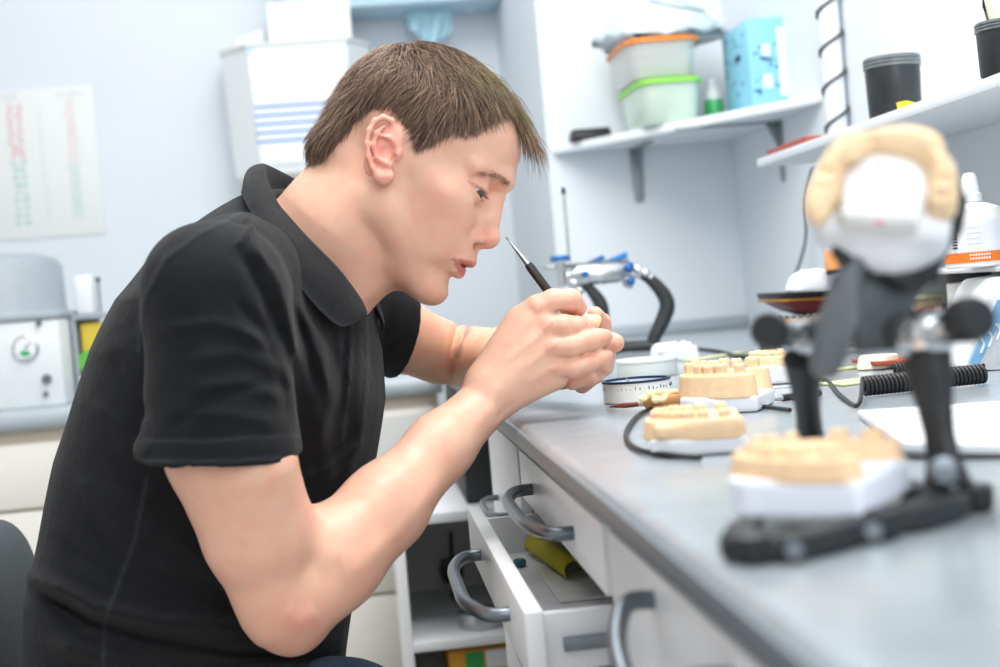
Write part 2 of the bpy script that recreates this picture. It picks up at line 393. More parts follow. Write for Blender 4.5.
# ------------------------------------------------------------------ poster
P = [onY(*p, YCW-.004) for p in ((-30, 91), (92, 87), (106, 235), (-16, 241))]
po = T('wall_chart', 'white paper chart with columns of red and green marks on the wall', 'wall chart', (P[0][0]+.1, YCW-.004, 1.37))
CH = mat('chart_paper', '#dfe2e1', .6)
x0, x1, z0, z1 = float(P[0][0]), float((P[1][0]+P[2][0])/2), float((P[2][2]+P[3][2])/2), float((P[0][2]+P[1][2])/2)
box('paper', (x0, YCW-.004, z0), (x1, YCW-.001, z1), CH, po, .0005)
random.seed(5)
def marks(name, px, cols, rows, col, ya, yb_, wid, m, nlet=2, jit=.003):
    bm = bmesh.new(); H = np.linspace(ya, yb_, rows)
    for zz in H:
        for c in range(cols):
            xx = px+c*wid*1.5+random.uniform(-jit, jit); s = random.choice((0, 1, 2))
            w_ = wid*random.uniform(.7, 1.1); h_ = abs(H[1]-H[0])*.62
            if s == 0: add_box(bm, (xx, YCW-.0050, zz), (xx+w_, YCW-.0041, zz+h_*.25)); add_box(bm, (xx, YCW-.0050, zz), (xx+w_*.25, YCW-.0041, zz+h_))
            elif s == 1: add_box(bm, (xx, YCW-.0050, zz+h_*.4), (xx+w_, YCW-.0041, zz+h_*.65)); add_box(bm, (xx+w_*.7, YCW-.0050, zz), (xx+w_, YCW-.0041, zz+h_))
            else: add_box(bm, (xx, YCW-.0050, zz), (xx+w_*.3, YCW-.0041, zz+h_)); add_box(bm, (xx+w_*.6, YCW-.0050, zz), (xx+w_*.85, YCW-.0041, zz+h_))
    return bmo(name, bm, m, po, False)
RED = mat('chart_red_ink', '#e58b9a', .6); GRN = mat('chart_green_ink', '#8cc4ba', .6); GRY = mat('chart_grey_ink', '#c2c8cc', .6); PNK = mat('chart_pink_ink', '#ecc0c6', .6)
ax = float(onY(6, 100, YCW)[0]); bx = float(onY(64, 100, YCW)[0]); zt = z1-.03; zm = (z0+z1)/2
marks('red_letters', ax, 2, 11, RED, zm+.02, zt-.02, .016, RED)
marks('green_letters', ax, 2, 9, GRN, z0+.04, zm-.0, .016, GRN)
marks('pink_letters', bx, 2, 18, PNK, zm+.0, zt-.01, .010, PNK)
marks('blue_green_letters', bx, 2, 14, GRN, z0+.05, zm-.01, .010, GRN)
marks('caption', ax-.01, 3, 2, GRY, zt+.005, zt+.014, .01, GRY); marks('caption', bx-.02, 5, 2, GRY, zt+.003, zt+.01, .01, GRY)
marks('grid_notes', ax+.085, 1, 16, GRY, z0+.05, zt-.03, .004, GRY)

# ------------------------------------------------------------------ wall dispenser
yD = 3.72
def DD(px, py, y=yD): return onY(px, py, y)
xl, xr_ = float(DD(222, 100)[0]), float(DD(374, 100)[0]); zt = float(DD(300, 40)[2]); zbm = float(DD(290, 172)[2])
di = T('wall_dispenser', 'large white wall-mounted cabinet with blue stripes behind the man\'s head', 'dispenser', ((xl+xr_)/2, yD+.1, zbm))
xa, xb = float(DD(252, 100)[0]), float(DD(352, 100)[0])
yb2 = YCW-.001
def ring(z, k=1., off=0): # octagon-like front, plan outline
    cx = (xl+xr_)/2
    f_ = lambda x: cx+(x-cx)*k
    return [(f_(xl), yb2, z), (f_(xl), yD+.09-off, z), (f_(xa), yD+(1-k)*.3, z), (f_(xb), yD+(1-k)*.3, z), (f_(xr_), yD+.09-off, z), (f_(xr_), yb2, z)]
def loft(name, rings, m, parent, caps=True):
    V = [p for r in rings for p in r]; n = len(rings[0]); Fc = []
    for i in range(len(rings)-1):
        for k in range(n): k2 = (k+1) % n; Fc.append([i*n+k, i*n+k2, (i+1)*n+k2, (i+1)*n+k])
    if caps: Fc.append(list(range(n))[::-1]); Fc.append([(len(rings)-1)*n+k for k in range(n)])
    o = mobj(name, V, Fc, m, parent, False); bm = bmesh.new(); bm.from_mesh(o.data); bmesh.ops.recalc_face_normals(bm, faces=bm.faces); bm.to_mesh(o.data); bm.free(); return o
DC = mat('dispenser_white', '#dde1e3', .4)
body = loft('cabinet_body', [ring(zbm, .93), ring(zbm+.05, .95), ring(zt-.01, 1)], DC, di)
loft('top_rim', [ring(zt-.01, 1.02), ring(zt, 1.02)], mat('rim_grey', '#cfd2d0', .5), di)
loft('lower_hopper', [ring(zbm-.13, .55), ring(zbm-.02, .86), ring(zbm, .93)], mat('hopper_beige', '#d7d8cd', .5), di)
def frame_pt(px, py, off=.0015): # point on the sloping front panel
    p = DD(px, py); 
    k = np.interp(p[2], [zbm+.05, zt-.01], [.95, 1.]); return np.array([p[0], yD+(1-k)*.3-off, p[2]])
fp = box('front_sticker', (xa+.012, yD+.004, zbm+.06), (xb-.01, yD+.006, zt-.02), mat('sticker_white', '#e4e8ec', .35), di, 0)
# lean the sticker onto the front by building it from the four slope points
fp.data.clear_geometry()
q = [frame_pt(246, 47), frame_pt(343, 41), frame_pt(352, 158), frame_pt(262, 165)]
fp.data.from_pydata([tuple(v-np.array(di.location)) for v in q+[v+np.array([0, .004, 0]) for v in q]], [], [[0, 1, 2, 3], [7, 6, 5, 4], [0, 4, 5, 1], [1, 5, 6, 2], [2, 6, 7, 3], [3, 7, 4, 0]])
BLU = mat('stripe_blue', '#5289c4', .5); LBL = mat('corner_pale_blue', '#bcd9ec', .5)
for k in range(5):
    y_ = 106+k*8.6
    q = [frame_pt(254+k*.7, y_, .003), frame_pt(338, y_-5.5, .003), frame_pt(338, y_-2.8, .003), frame_pt(254+k*.7, y_+2.7, .003)]
    mobj('blue_stripe', [*q]+[v+np.array([0, .0012, 0]) for v in q], [[0, 1, 2, 3], [7, 6, 5, 4], [0, 4, 5, 1], [1, 5, 6, 2], [2, 6, 7, 3], [3, 7, 4, 0]], BLU, fp, False)
q = [frame_pt(244, 43, .003), frame_pt(263, 42, .003), frame_pt(254, 48, .003), frame_pt(248, 58, .003)]
mobj('corner_print', [*q]+[v+np.array([0, .0012, 0]) for v in q], [[0, 1, 2, 3], [7, 6, 5, 4], [0, 4, 5, 1], [1, 5, 6, 2], [2, 6, 7, 3], [3, 7, 4, 0]], LBL, fp, False)
for k in range(9):
    px = 251+k*9.3; q = frame_pt(px, 83-k*.5, .003); box('printed_figure', (q[0], q[1], q[2]), (q[0]+.009*(1 if k % 3 else .5), q[1]+.0012, q[2]+.006), GRY, fp, 0)
# boxes on the dispenser
c1 = DD(268, 33); c2 = DD(352, 33)
o = box('white_carton', (float(c1[0]), yD+.04, zt+.0005), (float(c2[0]), yD+.22, zt+.11), mat('carton_white', '#e9ebea', .6), None, .003)
tag(o, 'large white carton on top of the striped dispenser', 'box')
c1 = DD(231, 40); c2 = DD(262, 38)
o = prism('folded_paper', [(float(c1[0]), yD+.08, zt+.0005), (float(c2[0]), yD+.08, zt+.0005), (float(c2[0]), yD+.08, zt+.05), (float(c1[0])+.01, yD+.08, zt+.028)], (0, .1, 0), PAPER, None, .001)
tag(o, 'low white packet left of the carton on the dispenser', 'packet')

# things hanging high on the recessed wall
ws = T('wall_cupboard', 'pale blue wall cupboard above the striped dispenser, only its underside showing', 'cupboard', (.07, YCW-.1, 1.78))
PB = mat('pale_blue_film', '#a9d3e6', .35, noise=.05, nscale=20)
zz = float(onY(400, 4, YCW-.2)[2])
box('carcass', (float(onY(282, 0, YCW-.2)[0]), YCW-.2, zz), (.46, YCW-.001, zz+.4), mat('cupboard_pale_blue', '#b4cfdf', .5), ws, .003)
def drape(name, px0, px1, py1, y, m, label, cat, sw=.012):
    V = []; Fc = []; nx, nz = 22, 16
    for j in range(nz+1):
        for i in range(nx+1):
            u_ = i/nx; v_ = j/nz
            p = onY(px0+(px1-px0)*u_+v_*6*(1-u_), 2+(py1-2)*v_*(1-.35*abs(u_-.55)*2), y)
            V.append((p[0], y+sw*sin(u_*14+v_*3)*(.3+v_), min(p[2], zz)))
    for j in range(nz):
        for i in range(nx): a_ = j*(nx+1)+i; Fc.append([a_, a_+1, a_+nx+2, a_+nx+1])
    o = mobj(name, V, Fc, m, None); md = o.modifiers.new('s', 'SOLIDIFY'); md.thickness = .0015; tag(o, label, cat); return o
drape('plastic_bag', 402, 452, 46, YCW-.1, mat('bag_film', '#b9e0ee', .25, alpha=.75), 'pale blue plastic bag hanging under the blue wall cupboard', 'plastic bag')
lp = tube('white_hook_loop', [onY(464, 2, YCW-.06), onY(467, 8, YCW-.07), onY(471, 11, YCW-.07), onY(475, 7, YCW-.07), onY(477, 1, YCW-.06)], .004, WHITE, None)
tag(lp, 'white cord loop hanging near the corner of the recess', 'cord loop')

# ------------------------------------------------------------------ corner shelf on the end wall
sh = T('corner_shelf', 'white corner shelf with two steel brackets on the end wall', 'shelf', (.7, YA, 1.21))
SZ = 1.213
prism('shelf_board', [(.478, YA-.001, SZ), (.478, YA-.012, SZ), (XB-.001, 2.56, SZ), (XB-.001, YA-.001, SZ)], (0, 0, .018), WHITE2, sh, .0015)
BRK = mat('bracket_grey_steel', '#8d9498', .45, .3)
def bracket(parent, wall_pt, out, side, L=.2, Hh=.125):
    w0 = np.array(wall_pt, float); out = np.array(out, float); side = np.array(side, float); up = np.array([0, 0, 1.])
    br = prism('bracket', [w0+side*.016, w0+side*.011-up*Hh*.95, w0+side*.005-up*Hh, w0-side*.005-up*Hh, w0-side*.011-up*Hh*.95, w0-side*.016], out*.004, BRK, parent, .0008)
    prism('bracket_arm', [w0+side*.014, w0+side*.010+out*L, w0-side*.010+out*L, w0-side*.014], -up*.003, BRK, br, .0008)
    prism('gusset', [w0+out*.004-up*.003, w0+out*.03-up*.003, w0+out*.004-up*.06], side*.004, BRK, br, .0006)
    return br
bracket(sh, (.67, YA-.001, SZ-.0005), (0, -1, 0), (1, 0, 0), .16)
bracket(sh, (XB-.001, 2.83, SZ-.0005), (-1, 0, 0), (0, 1, 0), .22)

# ------------------------------------------------------------------ long shelf on the right wall
SB = 1.087
s2 = T('long_wall_shelf', 'long white shelf on the right wall carrying the black pots', 'shelf', (.8, 1.7, SB))
box('shelf_board', (.7, .9, SB-.002), (XB-.001, 2.345, SB+.012), WHITE2, s2, .001)
SBT = SB+.0125
s3 = T('lower_wall_shelf', 'low white ledge under the dropper bottle on the right wall', 'shelf', (.8, 1.5, .90))
zl = .893
box('ledge_board', (.705, .9, zl-.006), (XB-.001, 1.86, zl), WHITE2, s3, .002)
box('support', (.73, 1.80, ZB+.0005), (XB-.001, 1.815, zl-.0065), WHITE2, s3, .001)

# pipe with spiral cable
pc = onX(833, 70, XB-.022); PYc = float(pc[1])
pp = T('wall_pipe', 'white vertical pipe on the right wall', 'pipe', (XB-.022, PYc, .81))
tube('pipe', [(XB-.022, PYc, SBT+.001), (XB-.022, PYc, 2.2)], .0185, WHITE2, pp, 24, sm=0)
tube('collar', [(XB-.022, PYc, SBT+.001), (XB-.022, PYc, SBT+.02)], .0205, WHITE2, pp, 24, sm=0)
PH = []
for k in range(0, 140):
    t = k/139; z = SBT+.012+t*.95; a_ = 2*pi*z/.068+3.4
    PH.append((XB-.022+.0215*cos(a_), PYc+.0215*sin(a_), z))
cb = tube('spiral_cable', PH, .0026, BLACK, None, 8, sm=0)
tag(cb, 'thin black cable wound around the white wall pipe', 'cable')
e = [onX(788, 294, .87), onX(800, 262, .875), onX(806, 235, .885), onX(805, 200, .89), onX(811, 172, .893), onX(814, 168, .893)]
cb = tube('hanging_cable', e, .0026, BLACK, None, 8)
tag(cb, 'thin black cable hanging down the wall below the long shelf', 'cable')

# bench chair (stool with black backrest) behind the man
ch = T('office_chair', 'dark grey office chair with a rounded backrest behind the man', 'office chair', (-.45, 1.55, 0))
CHM = mat('chair_dark_fabric', '#3f4549', .85, noise=.12, nscale=200, bump=.3, bscale=700)

# ------------------------------------------------------------------ smooth solids: a distance field turned into a mesh
def smin(a, b, k):
    h = np.maximum(k-np.abs(a-b), 0)/k
    return np.minimum(a, b)-h*h*k*.25
def smax(a, b, k): return -smin(-a, -b, k)
class Prim:
    """op 'u' joins, 's' cuts, 'i' keeps; fn(points) gives the distance; c, R bound the region it touches"""
    def __init__(s, op, k, fn, c, R): s.op, s.k, s.fn, s.c, s.R = op, k, fn, np.array(c, float), R
def cone(a, b, r1, r2, op='u', k=.01, flat=None, fdir=None):
    """tapered capsule; flat scales its section along fdir"""
    a = np.array(a, float); b = np.array(b, float); ab = b-a; L2 = ab@ab+1e-12
    def fn(p):
        q = p-a; h = np.clip(q@ab/L2, 0, 1); v = q-h[:, None]*ab
        if flat is not None:
            dd = v@fdir; v = v+dd[:, None]*fdir*(1/flat-1)
            return (np.sqrt((v*v).sum(1))-(r1+(r2-r1)*h))*(flat if flat < 1 else 1)
        return np.sqrt((v*v).sum(1))-(r1+(r2-r1)*h)
    return Prim(op, k, fn, (a+b)/2, sqrt(L2)/2+max(r1, r2)*(max(flat, 1) if flat else 1))
def ell(c, r, ax=None, op='u', k=.01):
    """ellipsoid with radii r along the rows of ax"""
    c = np.array(c, float); r = np.array(r, float); A = np.eye(3) if ax is None else np.array(ax, float)
    def fn(p):
        q = (p-c)@A.T; k0 = np.sqrt(((q/r)**2).sum(1)); k1 = np.sqrt(((q/(r*r))**2).sum(1))+1e-9
        return k0*(k0-1)/k1
    return Prim(op, k, fn, c, float(r.max()))
def rbox(c, h, ax=None, rr=.002, op='u', k=.005):
    c = np.array(c, float); h = np.array(h, float); A = np.eye(3) if ax is None else np.array(ax, float)
    def fn(p):
        q = np.abs((p-c)@A.T)-h+rr
        return np.sqrt((np.maximum(q, 0)**2).sum(1))+np.minimum(q.max(1), 0)-rr
    return Prim(op, k, fn, c, float(np.linalg.norm(h)))
def chain(P, R, op='u', k=.01, k0=None, **kw):
    return [cone(P[i], P[i+1], R[i], R[i+1], op, (k0 or k) if i == 0 else k, **kw) for i in range(len(P)-1)]
def field(prims, p, near=None, marg=0):
    f = np.full(len(p), 1e3)
    for q in prims:
        if near is not None:
            if np.linalg.norm(near-q.c)-q.R > marg+q.k and q.op != 'i': continue
        d = q.fn(p)
        if q.op == 'u': f = smin(f, d, q.k)
        elif q.op == 's': f = smax(f, -d, q.k)
        else: f = smax(f, d, q.k)
    return f
def nets(prims, lo, hi, h, post=None, B=20):
    """surface nets over blocks that the surface crosses; returns vertices and quads"""
    lo = np.array(lo, float); hi = np.array(hi, float)
    nb = np.ceil((hi-lo)/(h*B)).astype(int); N = nb*B+2
    g = np.stack(np.meshgrid(*[np.arange(n) for n in nb], indexing='ij'), -1).reshape(-1, 3)
    cen = lo+(g+.5)*B*h; half = B*h*sqrt(3)/2
    fc = field(prims, cen)
    if post: fc = post(cen, fc)
    act = g[np.abs(fc) < half*1.5+.004]
    ii = np.arange(B+1); I, J, K = np.meshgrid(ii, ii, ii, indexing='ij')
    base = np.stack([I, J, K], -1).reshape(-1, 3)
    VS, IDS, QS = [], [], []
    def gid(a): return (a[:, 0]*N[1]+a[:, 1])*N[2]+a[:, 2]
    corners = np.array([[a, b_, c] for a in (0, 1) for b_ in (0, 1) for c in (0, 1)])
    edges = [(a, b_) for a in range(8) for b_ in range(a+1, 8) if np.abs(corners[a]-corners[b_]).sum() == 1]
    for blk in act:
        o = blk*B; p = lo+(base+o)*h; c = lo+(blk+.5)*B*h
        f = field(prims, p, c, half+.01)
        if post: f = post(p, f)
        F = f.reshape(B+1, B+1, B+1); S = F < 0
        if S.all() or not S.any(): continue
        cs = [S[a:a+B, b_:b_+B, c_:c_+B] for a, b_, c_ in corners]; cf = [F[a:a+B, b_:b_+B, c_:c_+B] for a, b_, c_ in corners]
        n = sum(x.astype(np.int8) for x in cs); m = (n > 0) & (n < 8)
        idx = np.argwhere(m); P = np.zeros((len(idx), 3)); W = np.zeros(len(idx))
        cv = [x[m] for x in cf]
        for a, b_ in edges:
            fa, fb = cv[a], cv[b_]; x = (fa < 0) != (fb < 0); t = np.where(x, fa/np.where(x, fa-fb, 1), 0)
            P += np.where(x[:, None], corners[a]+(corners[b_]-corners[a])*t[:, None], 0); W += x
        P /= W[:, None]
        VS.append(lo+(idx+o+P)*h); IDS.append(gid(idx+o))
        for ax in range(3):
            sl = [slice(0, B)]*3; s2 = list(sl); s2[ax] = slice(1, B+1)
            A0 = S[tuple(sl)]; A1 = S[tuple(s2)]; e = np.argwhere(A0 != A1)
            if not len(e): continue
            inside = A0[tuple(e.T)]; e = e+o; u_ = np.zeros(3, int); v_ = np.zeros(3, int); u_[(ax+1) % 3] = 1; v_[(ax+2) % 3] = 1
            q = np.stack([gid(e), gid(e-u_), gid(e-u_-v_), gid(e-v_)], 1)
            q[~inside] = q[~inside][:, ::-1]; QS.append(q)
    V = np.concatenate(VS); ID = np.concatenate(IDS); Q = np.concatenate(QS)
    od = np.argsort(ID); ID = ID[od]; V = V[od]
    pos = np.searchsorted(ID, Q); pos = np.minimum(pos, len(ID)-1); ok = (ID[pos] == Q).all(1)
    return V, pos[ok]
def relax(V, Q, it=2, lam=.5, w=None):
    n = len(V)
    a = np.concatenate([Q[:, i] for i in range(4)]); b_ = np.concatenate([Q[:, (i+1) % 4] for i in range(4)])
    deg = np.bincount(a, minlength=n)+np.bincount(b_, minlength=n)
    for s in range(it):
        for l in (lam, -lam*1.04):
            A = np.zeros_like(V)
            for c in range(3): A[:, c] = np.bincount(a, V[b_, c], n)+np.bincount(b_, V[a, c], n)
            d = A/np.maximum(deg, 1)[:, None]-V
            V = V+d*(l if w is None else l*w[:, None])
    return V
def pick(V, Q, mask):
    """drop the quads with no vertex in the mask"""
    Q = Q[mask[Q].any(1)]; u_, inv = np.unique(Q, return_inverse=True)
    return V[u_], inv.reshape(Q.shape)
def attr(o, name, val, kind='FLOAT'):
    a = o.data.attributes.new(name, 'FLOAT_COLOR' if kind == 'C' else 'FLOAT', 'POINT')
    if kind == 'C': a.data.foreach_set('color', np.c_[val, np.ones(len(val))].astype(np.float32).ravel())
    else: a.data.foreach_set('value', np.asarray(val, np.float32))
def sdf_obj(name, prims, lo, hi, h, m, parent=None, mtx=None, it=1):
    V, Q = nets(prims, lo, hi, h); V = relax(V, Q, it)
    if mtx is not None:
        V = V@np.array(mtx)[:3, :3].T+np.array(mtx)[:3, 3]
    return mobj(name, V, Q, m, parent, True)

# ------------------------------------------------------------------ dental stone casts
def arch_pt(t, w_, l_):  # t -1..1 along the arch; opens towards -y, front at +y
    a = t*radians(100); x = w_*sin(a)*(1 if abs(t) < .9 else 1); y = l_*cos(a)
    return np.array([w_*np.sign(t)*min(1, abs(sin(a))**.8), l_*(cos(a) if cos(a) > 0 else cos(a)*2.2), 0])
def cast_parts(w_=.026, l_=.040, tan_h=.013, teeth=14, tooth_h=.008, base_h=.014, seed=0, gaps=(), flat=False, palate=False, lumps=True):
    """prims for the tan arch and for the white base, in local space: base on z=0, teeth up, front at +y"""
    rnd = random.Random(seed); z0 = base_h
    ts = np.linspace(-.98, .98, 15); tan_ = []; P = [arch_pt(t, w_, l_) for t in ts]
    P2 = np.array([p[:2] for p in P]); zc_ = z0+tan_h*.5-.001; hz_ = tan_h*.5+.001
    def wall(p, P2=P2, zc_=zc_, hz_=hz_):
        d = np.full(len(p), 1e3)
        for i in range(len(P2)-1):
            ab = P2[i+1]-P2[i]; v = p[:, :2]-P2[i]; h = np.clip(v@ab/(ab@ab), 0, 1); v = v-h[:, None]*ab; d = np.minimum(d, np.sqrt((v*v).sum(1)))
        qx = d-.0080+.0012+.0012*np.clip((p[:, 2]-zc_)/hz_, -1, 1); qz = np.abs(p[:, 2]-zc_)-hz_+.0012
        return np.sqrt(np.maximum(qx, 0)**2+np.maximum(qz, 0)**2)+np.minimum(np.maximum(qx, qz), 0)-.0012
    tan_.append(Prim('u', .001, wall, (0, 0, zc_), .07))
    if flat:
        tan_ += [rbox((0, l_*.25, z0+tan_h*.45), (w_+.007, l_*.75, tan_h*.42), None, .004, k=.004)]
    if palate: tan_ += [ell((0, l_*.2, z0+.002), (w_*.9, l_*.8, .006), k=.006)]
    tt = np.linspace(-.95, .95, teeth)
    for j, t in enumerate(tt):
        if j in gaps: continue
        p = arch_pt(t, w_, l_); p2 = arch_pt(t+.02, w_, l_)-arch_pt(t-.02, w_, l_); p2 /= np.linalg.norm(p2); n_ = np.array([-p2[1], p2[0], 0])
        mol = abs(t) > .5; a_, b_ = (.0042, .0046) if mol else (.0036, .0026); hh = tooth_h*(.8 if mol else 1)*rnd.uniform(.9, 1.12)
        A = [p2, n_, [0, 0, 1]]
        tan_.append(rbox(p+[0, 0, z0+tan_h+hh*.35], (a_*.95, b_, hh*.8), A, .0018, k=.0012))
        if mol:
            for sx in (-1, 1):
                for sy in (-1, 1): tan_.append(ell(p+p2*sx*.0022+n_*sy*.0024+[0, 0, z0+tan_h+hh*1.08], (.0017, .0017, .0018), k=.0018))
            tan_.append(ell(p+[0, 0, z0+tan_h+hh*1.42], (.0016, .0016, .0018), None, 's', k=.0015))
    base = [rbox((0, l_*.28, base_h*.5), (w_+.008, l_*.82, base_h*.5), None, .003, k=.002),
            rbox((w_+.012, l_*1.18, base_h*.5), (.014, .014, base_h), [[.7, .7, 0], [-.7, .7, 0], [0, 0, 1]], .001, 's', .003),
            rbox((-w_-.012, l_*1.18, base_h*.5), (.014, .014, base_h), [[.7, .7, 0], [-.7, .7, 0], [0, 0, 1]], .001, 's', .003)]
    return tan_, base
def place(c, rotz=0, s=1.): return Matrix.Translation(Vector([float(x) for x in c])) @ Matrix.Rotation(rotz, 4, 'Z') @ Matrix.Scale(s, 4)
def cast(label, c, rotz, s=1., group=None, stone=None, h=.0011, name='dental_cast', mtx=None, basem=None, **kw):
    t = T(name, label, 'dental model', c, 0, group)
    ta, ba = cast_parts(**kw); Mx = mtx or place(c, rotz, s)
    w_ = kw.get('w_', .026); l_ = kw.get('l_', .04)
    lo, hi = (-w_-.014, -l_*1.1, -.002), (w_+.014, l_+.016, .05)
    sdf_obj('teeth_arch', ta, lo, hi, h, stone or STONE, t, Mx)
    sdf_obj('plaster_base', ba, lo, hi, h*1.3, basem or PLASTER, t, Mx)
    return t

zt_ = ZB+.0006
# middle pair, near the jars
q = onZ(738, 415, ZB)
cast('tan cast with a tall row of teeth, right of the wooden tool', (q[0]+.018, q[1]+.055, zt_), radians(62), 1.2, seed=3, tan_h=.017, base_h=.013, gaps=(4,), w_=.028, l_=.040)
q = onZ(700, 457, ZB)
cast('tan dental cast in front of the others, ringed by a black cord', (q[0]+.020, q[1]+.036, zt_), radians(78), 1.08, seed=5, tan_h=.012, base_h=.012, flat=True, tooth_h=.005)
q = onZ(775, 386, ZB)
cast('small tan cast with a toothed rim behind the black articulator post', (q[0]+.034, q[1]+.045, zt_), radians(80), 1.1, seed=7, tan_h=.008, base_h=.020, tooth_h=.005)
q = onZ(680, 362, ZB)
cast('all-white plaster tooth model at the foot of the blue articulator', (q[0]+.014, q[1]+.045, zt_), radians(85), 1.0, seed=9, stone=PLASTER, tan_h=.010, base_h=.012, tooth_h=.005, flat=True)
# cord ring round the near cast
P = [onZ(*p, ZB+.0030) for p in ((700, 458), (668, 455), (640, 450), (627, 440), (628, 428), (640, 414), (662, 406), (700, 402), (740, 404), (790, 410))]
tag(tube('cast_cord', P, .0022, BLACK, None, 8), 'thin black cord looping round the front tan cast', 'cord')

# glass jar with blue rimmed lid, and a clear dish behind
q = onZ(644, 403, ZB); ja = T('labelled_jar', 'low round white tin with a dark rim and blue inside', 'tin', (q[0], q[1]+.03, zt_))
c = (q[0], q[1]+.034, zt_)
LBLM = mat('jar_label_white', '#e9ebe8', .4, noise=.03, nscale=60)
lathe('jar_body', [(0, 0), (.036, 0), (.037, .001), (.037, .021), (.035, .021), (.035, .003), (0, .003)], c, LBLM, ja, 56)
lathe('dark_rim', [(.0345, .0212), (.0378, .0212), (.0378, .0236), (.0345, .0236), (.0345, .0212)], c, mat('rim_dark_blue', '#26384f', .4, .3), ja, 56)
lathe('blue_inner', [(0, .018), (.0348, .018), (.0348, .0185), (0, .0185)], c, mat('lid_blue', '#5d8cc4', .35), ja, 48)
for k in range(46):
    a_ = radians(180+k*3.8); rr = .0372
    if k % 7 in (3,): continue
    box('printed_line', (c[0]+rr*cos(a_), c[1]+rr*sin(a_), c[2]+.014), (c[0]+rr*cos(a_)+.0012, c[1]+rr*sin(a_)+.0008, c[2]+.0155+.001*(k % 3)), mat('print_dark', '#4b4f55', .6), ja, 0) if k % 2 == 0 else None
GLASS = mat('clear_glass', '#eef4f6', .08, trans=.0, alpha=.45, spec=.8)
q = onZ(655, 378, ZB); c = (q[0], q[1]+.045, zt_)
jb = T('glass_dish', 'round clear glass dish with a flat lid behind the blue-rimmed tin', 'dish', c)
lathe('dish_body', [(0, 0), (.040, 0), (.041, .002), (.041, .020), (.039, .020), (.038, .003), (0, .003)], c, mat('frosted_glass', '#e6ecec', .25, alpha=.8), jb, 56)
lathe('lid', [(0, .0205), (.0425, .0205), (.0425, .024), (0, .0245)], c, mat('frosted_lid', '#eef3f5', .2, alpha=.9), jb, 56)

# wooden handled brush knife
a0 = onZ(609, 407, ZB+.005); a1 = onZ(640, 404, ZB+.006); a2 = onZ(646, 403, ZB+.008); a3 = onZ(700, 401, ZB+.010)
wk = T('wax_knife', 'small tool with a wooden handle and a dark red tip by the jar', 'wax knife', (a1[0], a1[1], zt_))
tube('blade', [a0, (a0+a1)/2, a1], [.0004, .0028, .0024], mat('red_brown_tip', '#6d2b20', .5), wk, 10)
tube('ferrule', [a1, a2], [.0026, .0034], mat('cream_ferrule', '#e0cfae', .5), wk, 12, sm=0)
tube('handle', [a2, a2+(a3-a2)*.1, a2+(a3-a2)*.5, a3], [.0045, .0075, .0078, .0074], mat('wood_handle', '#b3814d', .55, noise=.2, nscale=60), wk, 16)
# plaster crumbs and stick
CR_ = mat('cream_wax', '#eed7a6', .6, noise=.1)
q = onZ(655, 396, ZB+.016)
cr = sdf_obj('wax_lump', [ell((q[0]+dx, q[1]+dy, q[2]+dz), (r, r*.8, r*.7), k=.003) for dx, dy, dz, r in ((-.012, 0, -.002, .0045), (-.004, .002, .002, .006), (.005, -.001, .003, .0055), (.013, .003, .001, .006), (.02, 0, .002, .005), (.0, -.004, -.004, .005), (.01, -.004, -.004, .006))], (q[0]-.03, q[1]-.02, q[2]-.02), (q[0]+.04, q[1]+.02, q[2]+.02), .0009, CR_)
tag(cr, 'crumbly cream wax lump on the wooden handle of the tool', 'wax lump')
p1 = onZ(627, 379, ZB+.027); p2 = onZ(638, 395, ZB+.006)
tag(tube('toothpick', [p1, p2], .0008, mat('pale_wood', '#d8c48c', .6), None, 8, sm=0), 'pale wooden toothpick leaning on the blue-rimmed tin', 'toothpick')

# rulers, strips and leads behind the casts
GRN2 = mat('pale_green_strip', '#cfd2a0', .5, noise=.08); 
def strip(pa, pb, wd, m, label, cat, name, th=.002, lift=0):
    a = onZ(*pa, ZB+lift); b_ = onZ(*pb, ZB+lift); a[2] = b_[2] = ZB+.0006+lift; d = b_-a; n_ = np.array([-d[1], d[0], 0]); n_ /= np.linalg.norm(n_)
    o = prism(name, [a-n_*wd/2, b_-n_*wd/2, b_+n_*wd/2, a+n_*wd/2], (0, 0, th), m, None, .0004); tag(o, label, cat); return o
strip((606, 383), (640, 380), .018, GRN2, 'pale green strip on the bench beside the fingertips', 'strip', 'green_strip')
strip((688, 362), (742, 353), .024, GRN2, 'pale green strip right of the all-white plaster model', 'strip', 'green_strip')
strip((830, 386), (925, 374), .05, GRN2, 'broad pale green sheet under the coiled cable', 'sheet', 'green_sheet')
strip((822, 372), (925, 361), .03, mat('olive_strip', '#b7ba84', .5), 'narrow olive strip behind the cream plaster chip', 'strip', 'olive_strip')
P = [onZ(*p, ZB+.003) for p in ((700, 349), (722, 352), (744, 357), (775, 352), (800, 349))]
tag(tube('flat_lead', P, .0032, BLACK, None, 8), 'dark lead running from behind the white plaster model', 'lead')
a = onZ(782, 398, ZB+.004); b_ = onZ(820, 393, ZB+.004)
kn = T('black_pen', 'short black stick tool lying behind the left articulator post', 'tool', tuple(a))
tube('barrel', [a, b_], .0035, BLACKM, kn, 12, sm=0); tube('grip_ring', [a+(b_-a)*.3, a+(b_-a)*.4], .0045, BLACK, kn, 12, sm=0); tube('tip', [a, a-(b_-a)*.35], [.003, .001], STEEL, kn, 12, sm=0)
strip((700, 395), (900, 378), .004, STEEL, 'thin steel spatula lying behind the coiled cable', 'spatula', 'steel_spatula', .0015, .0001)
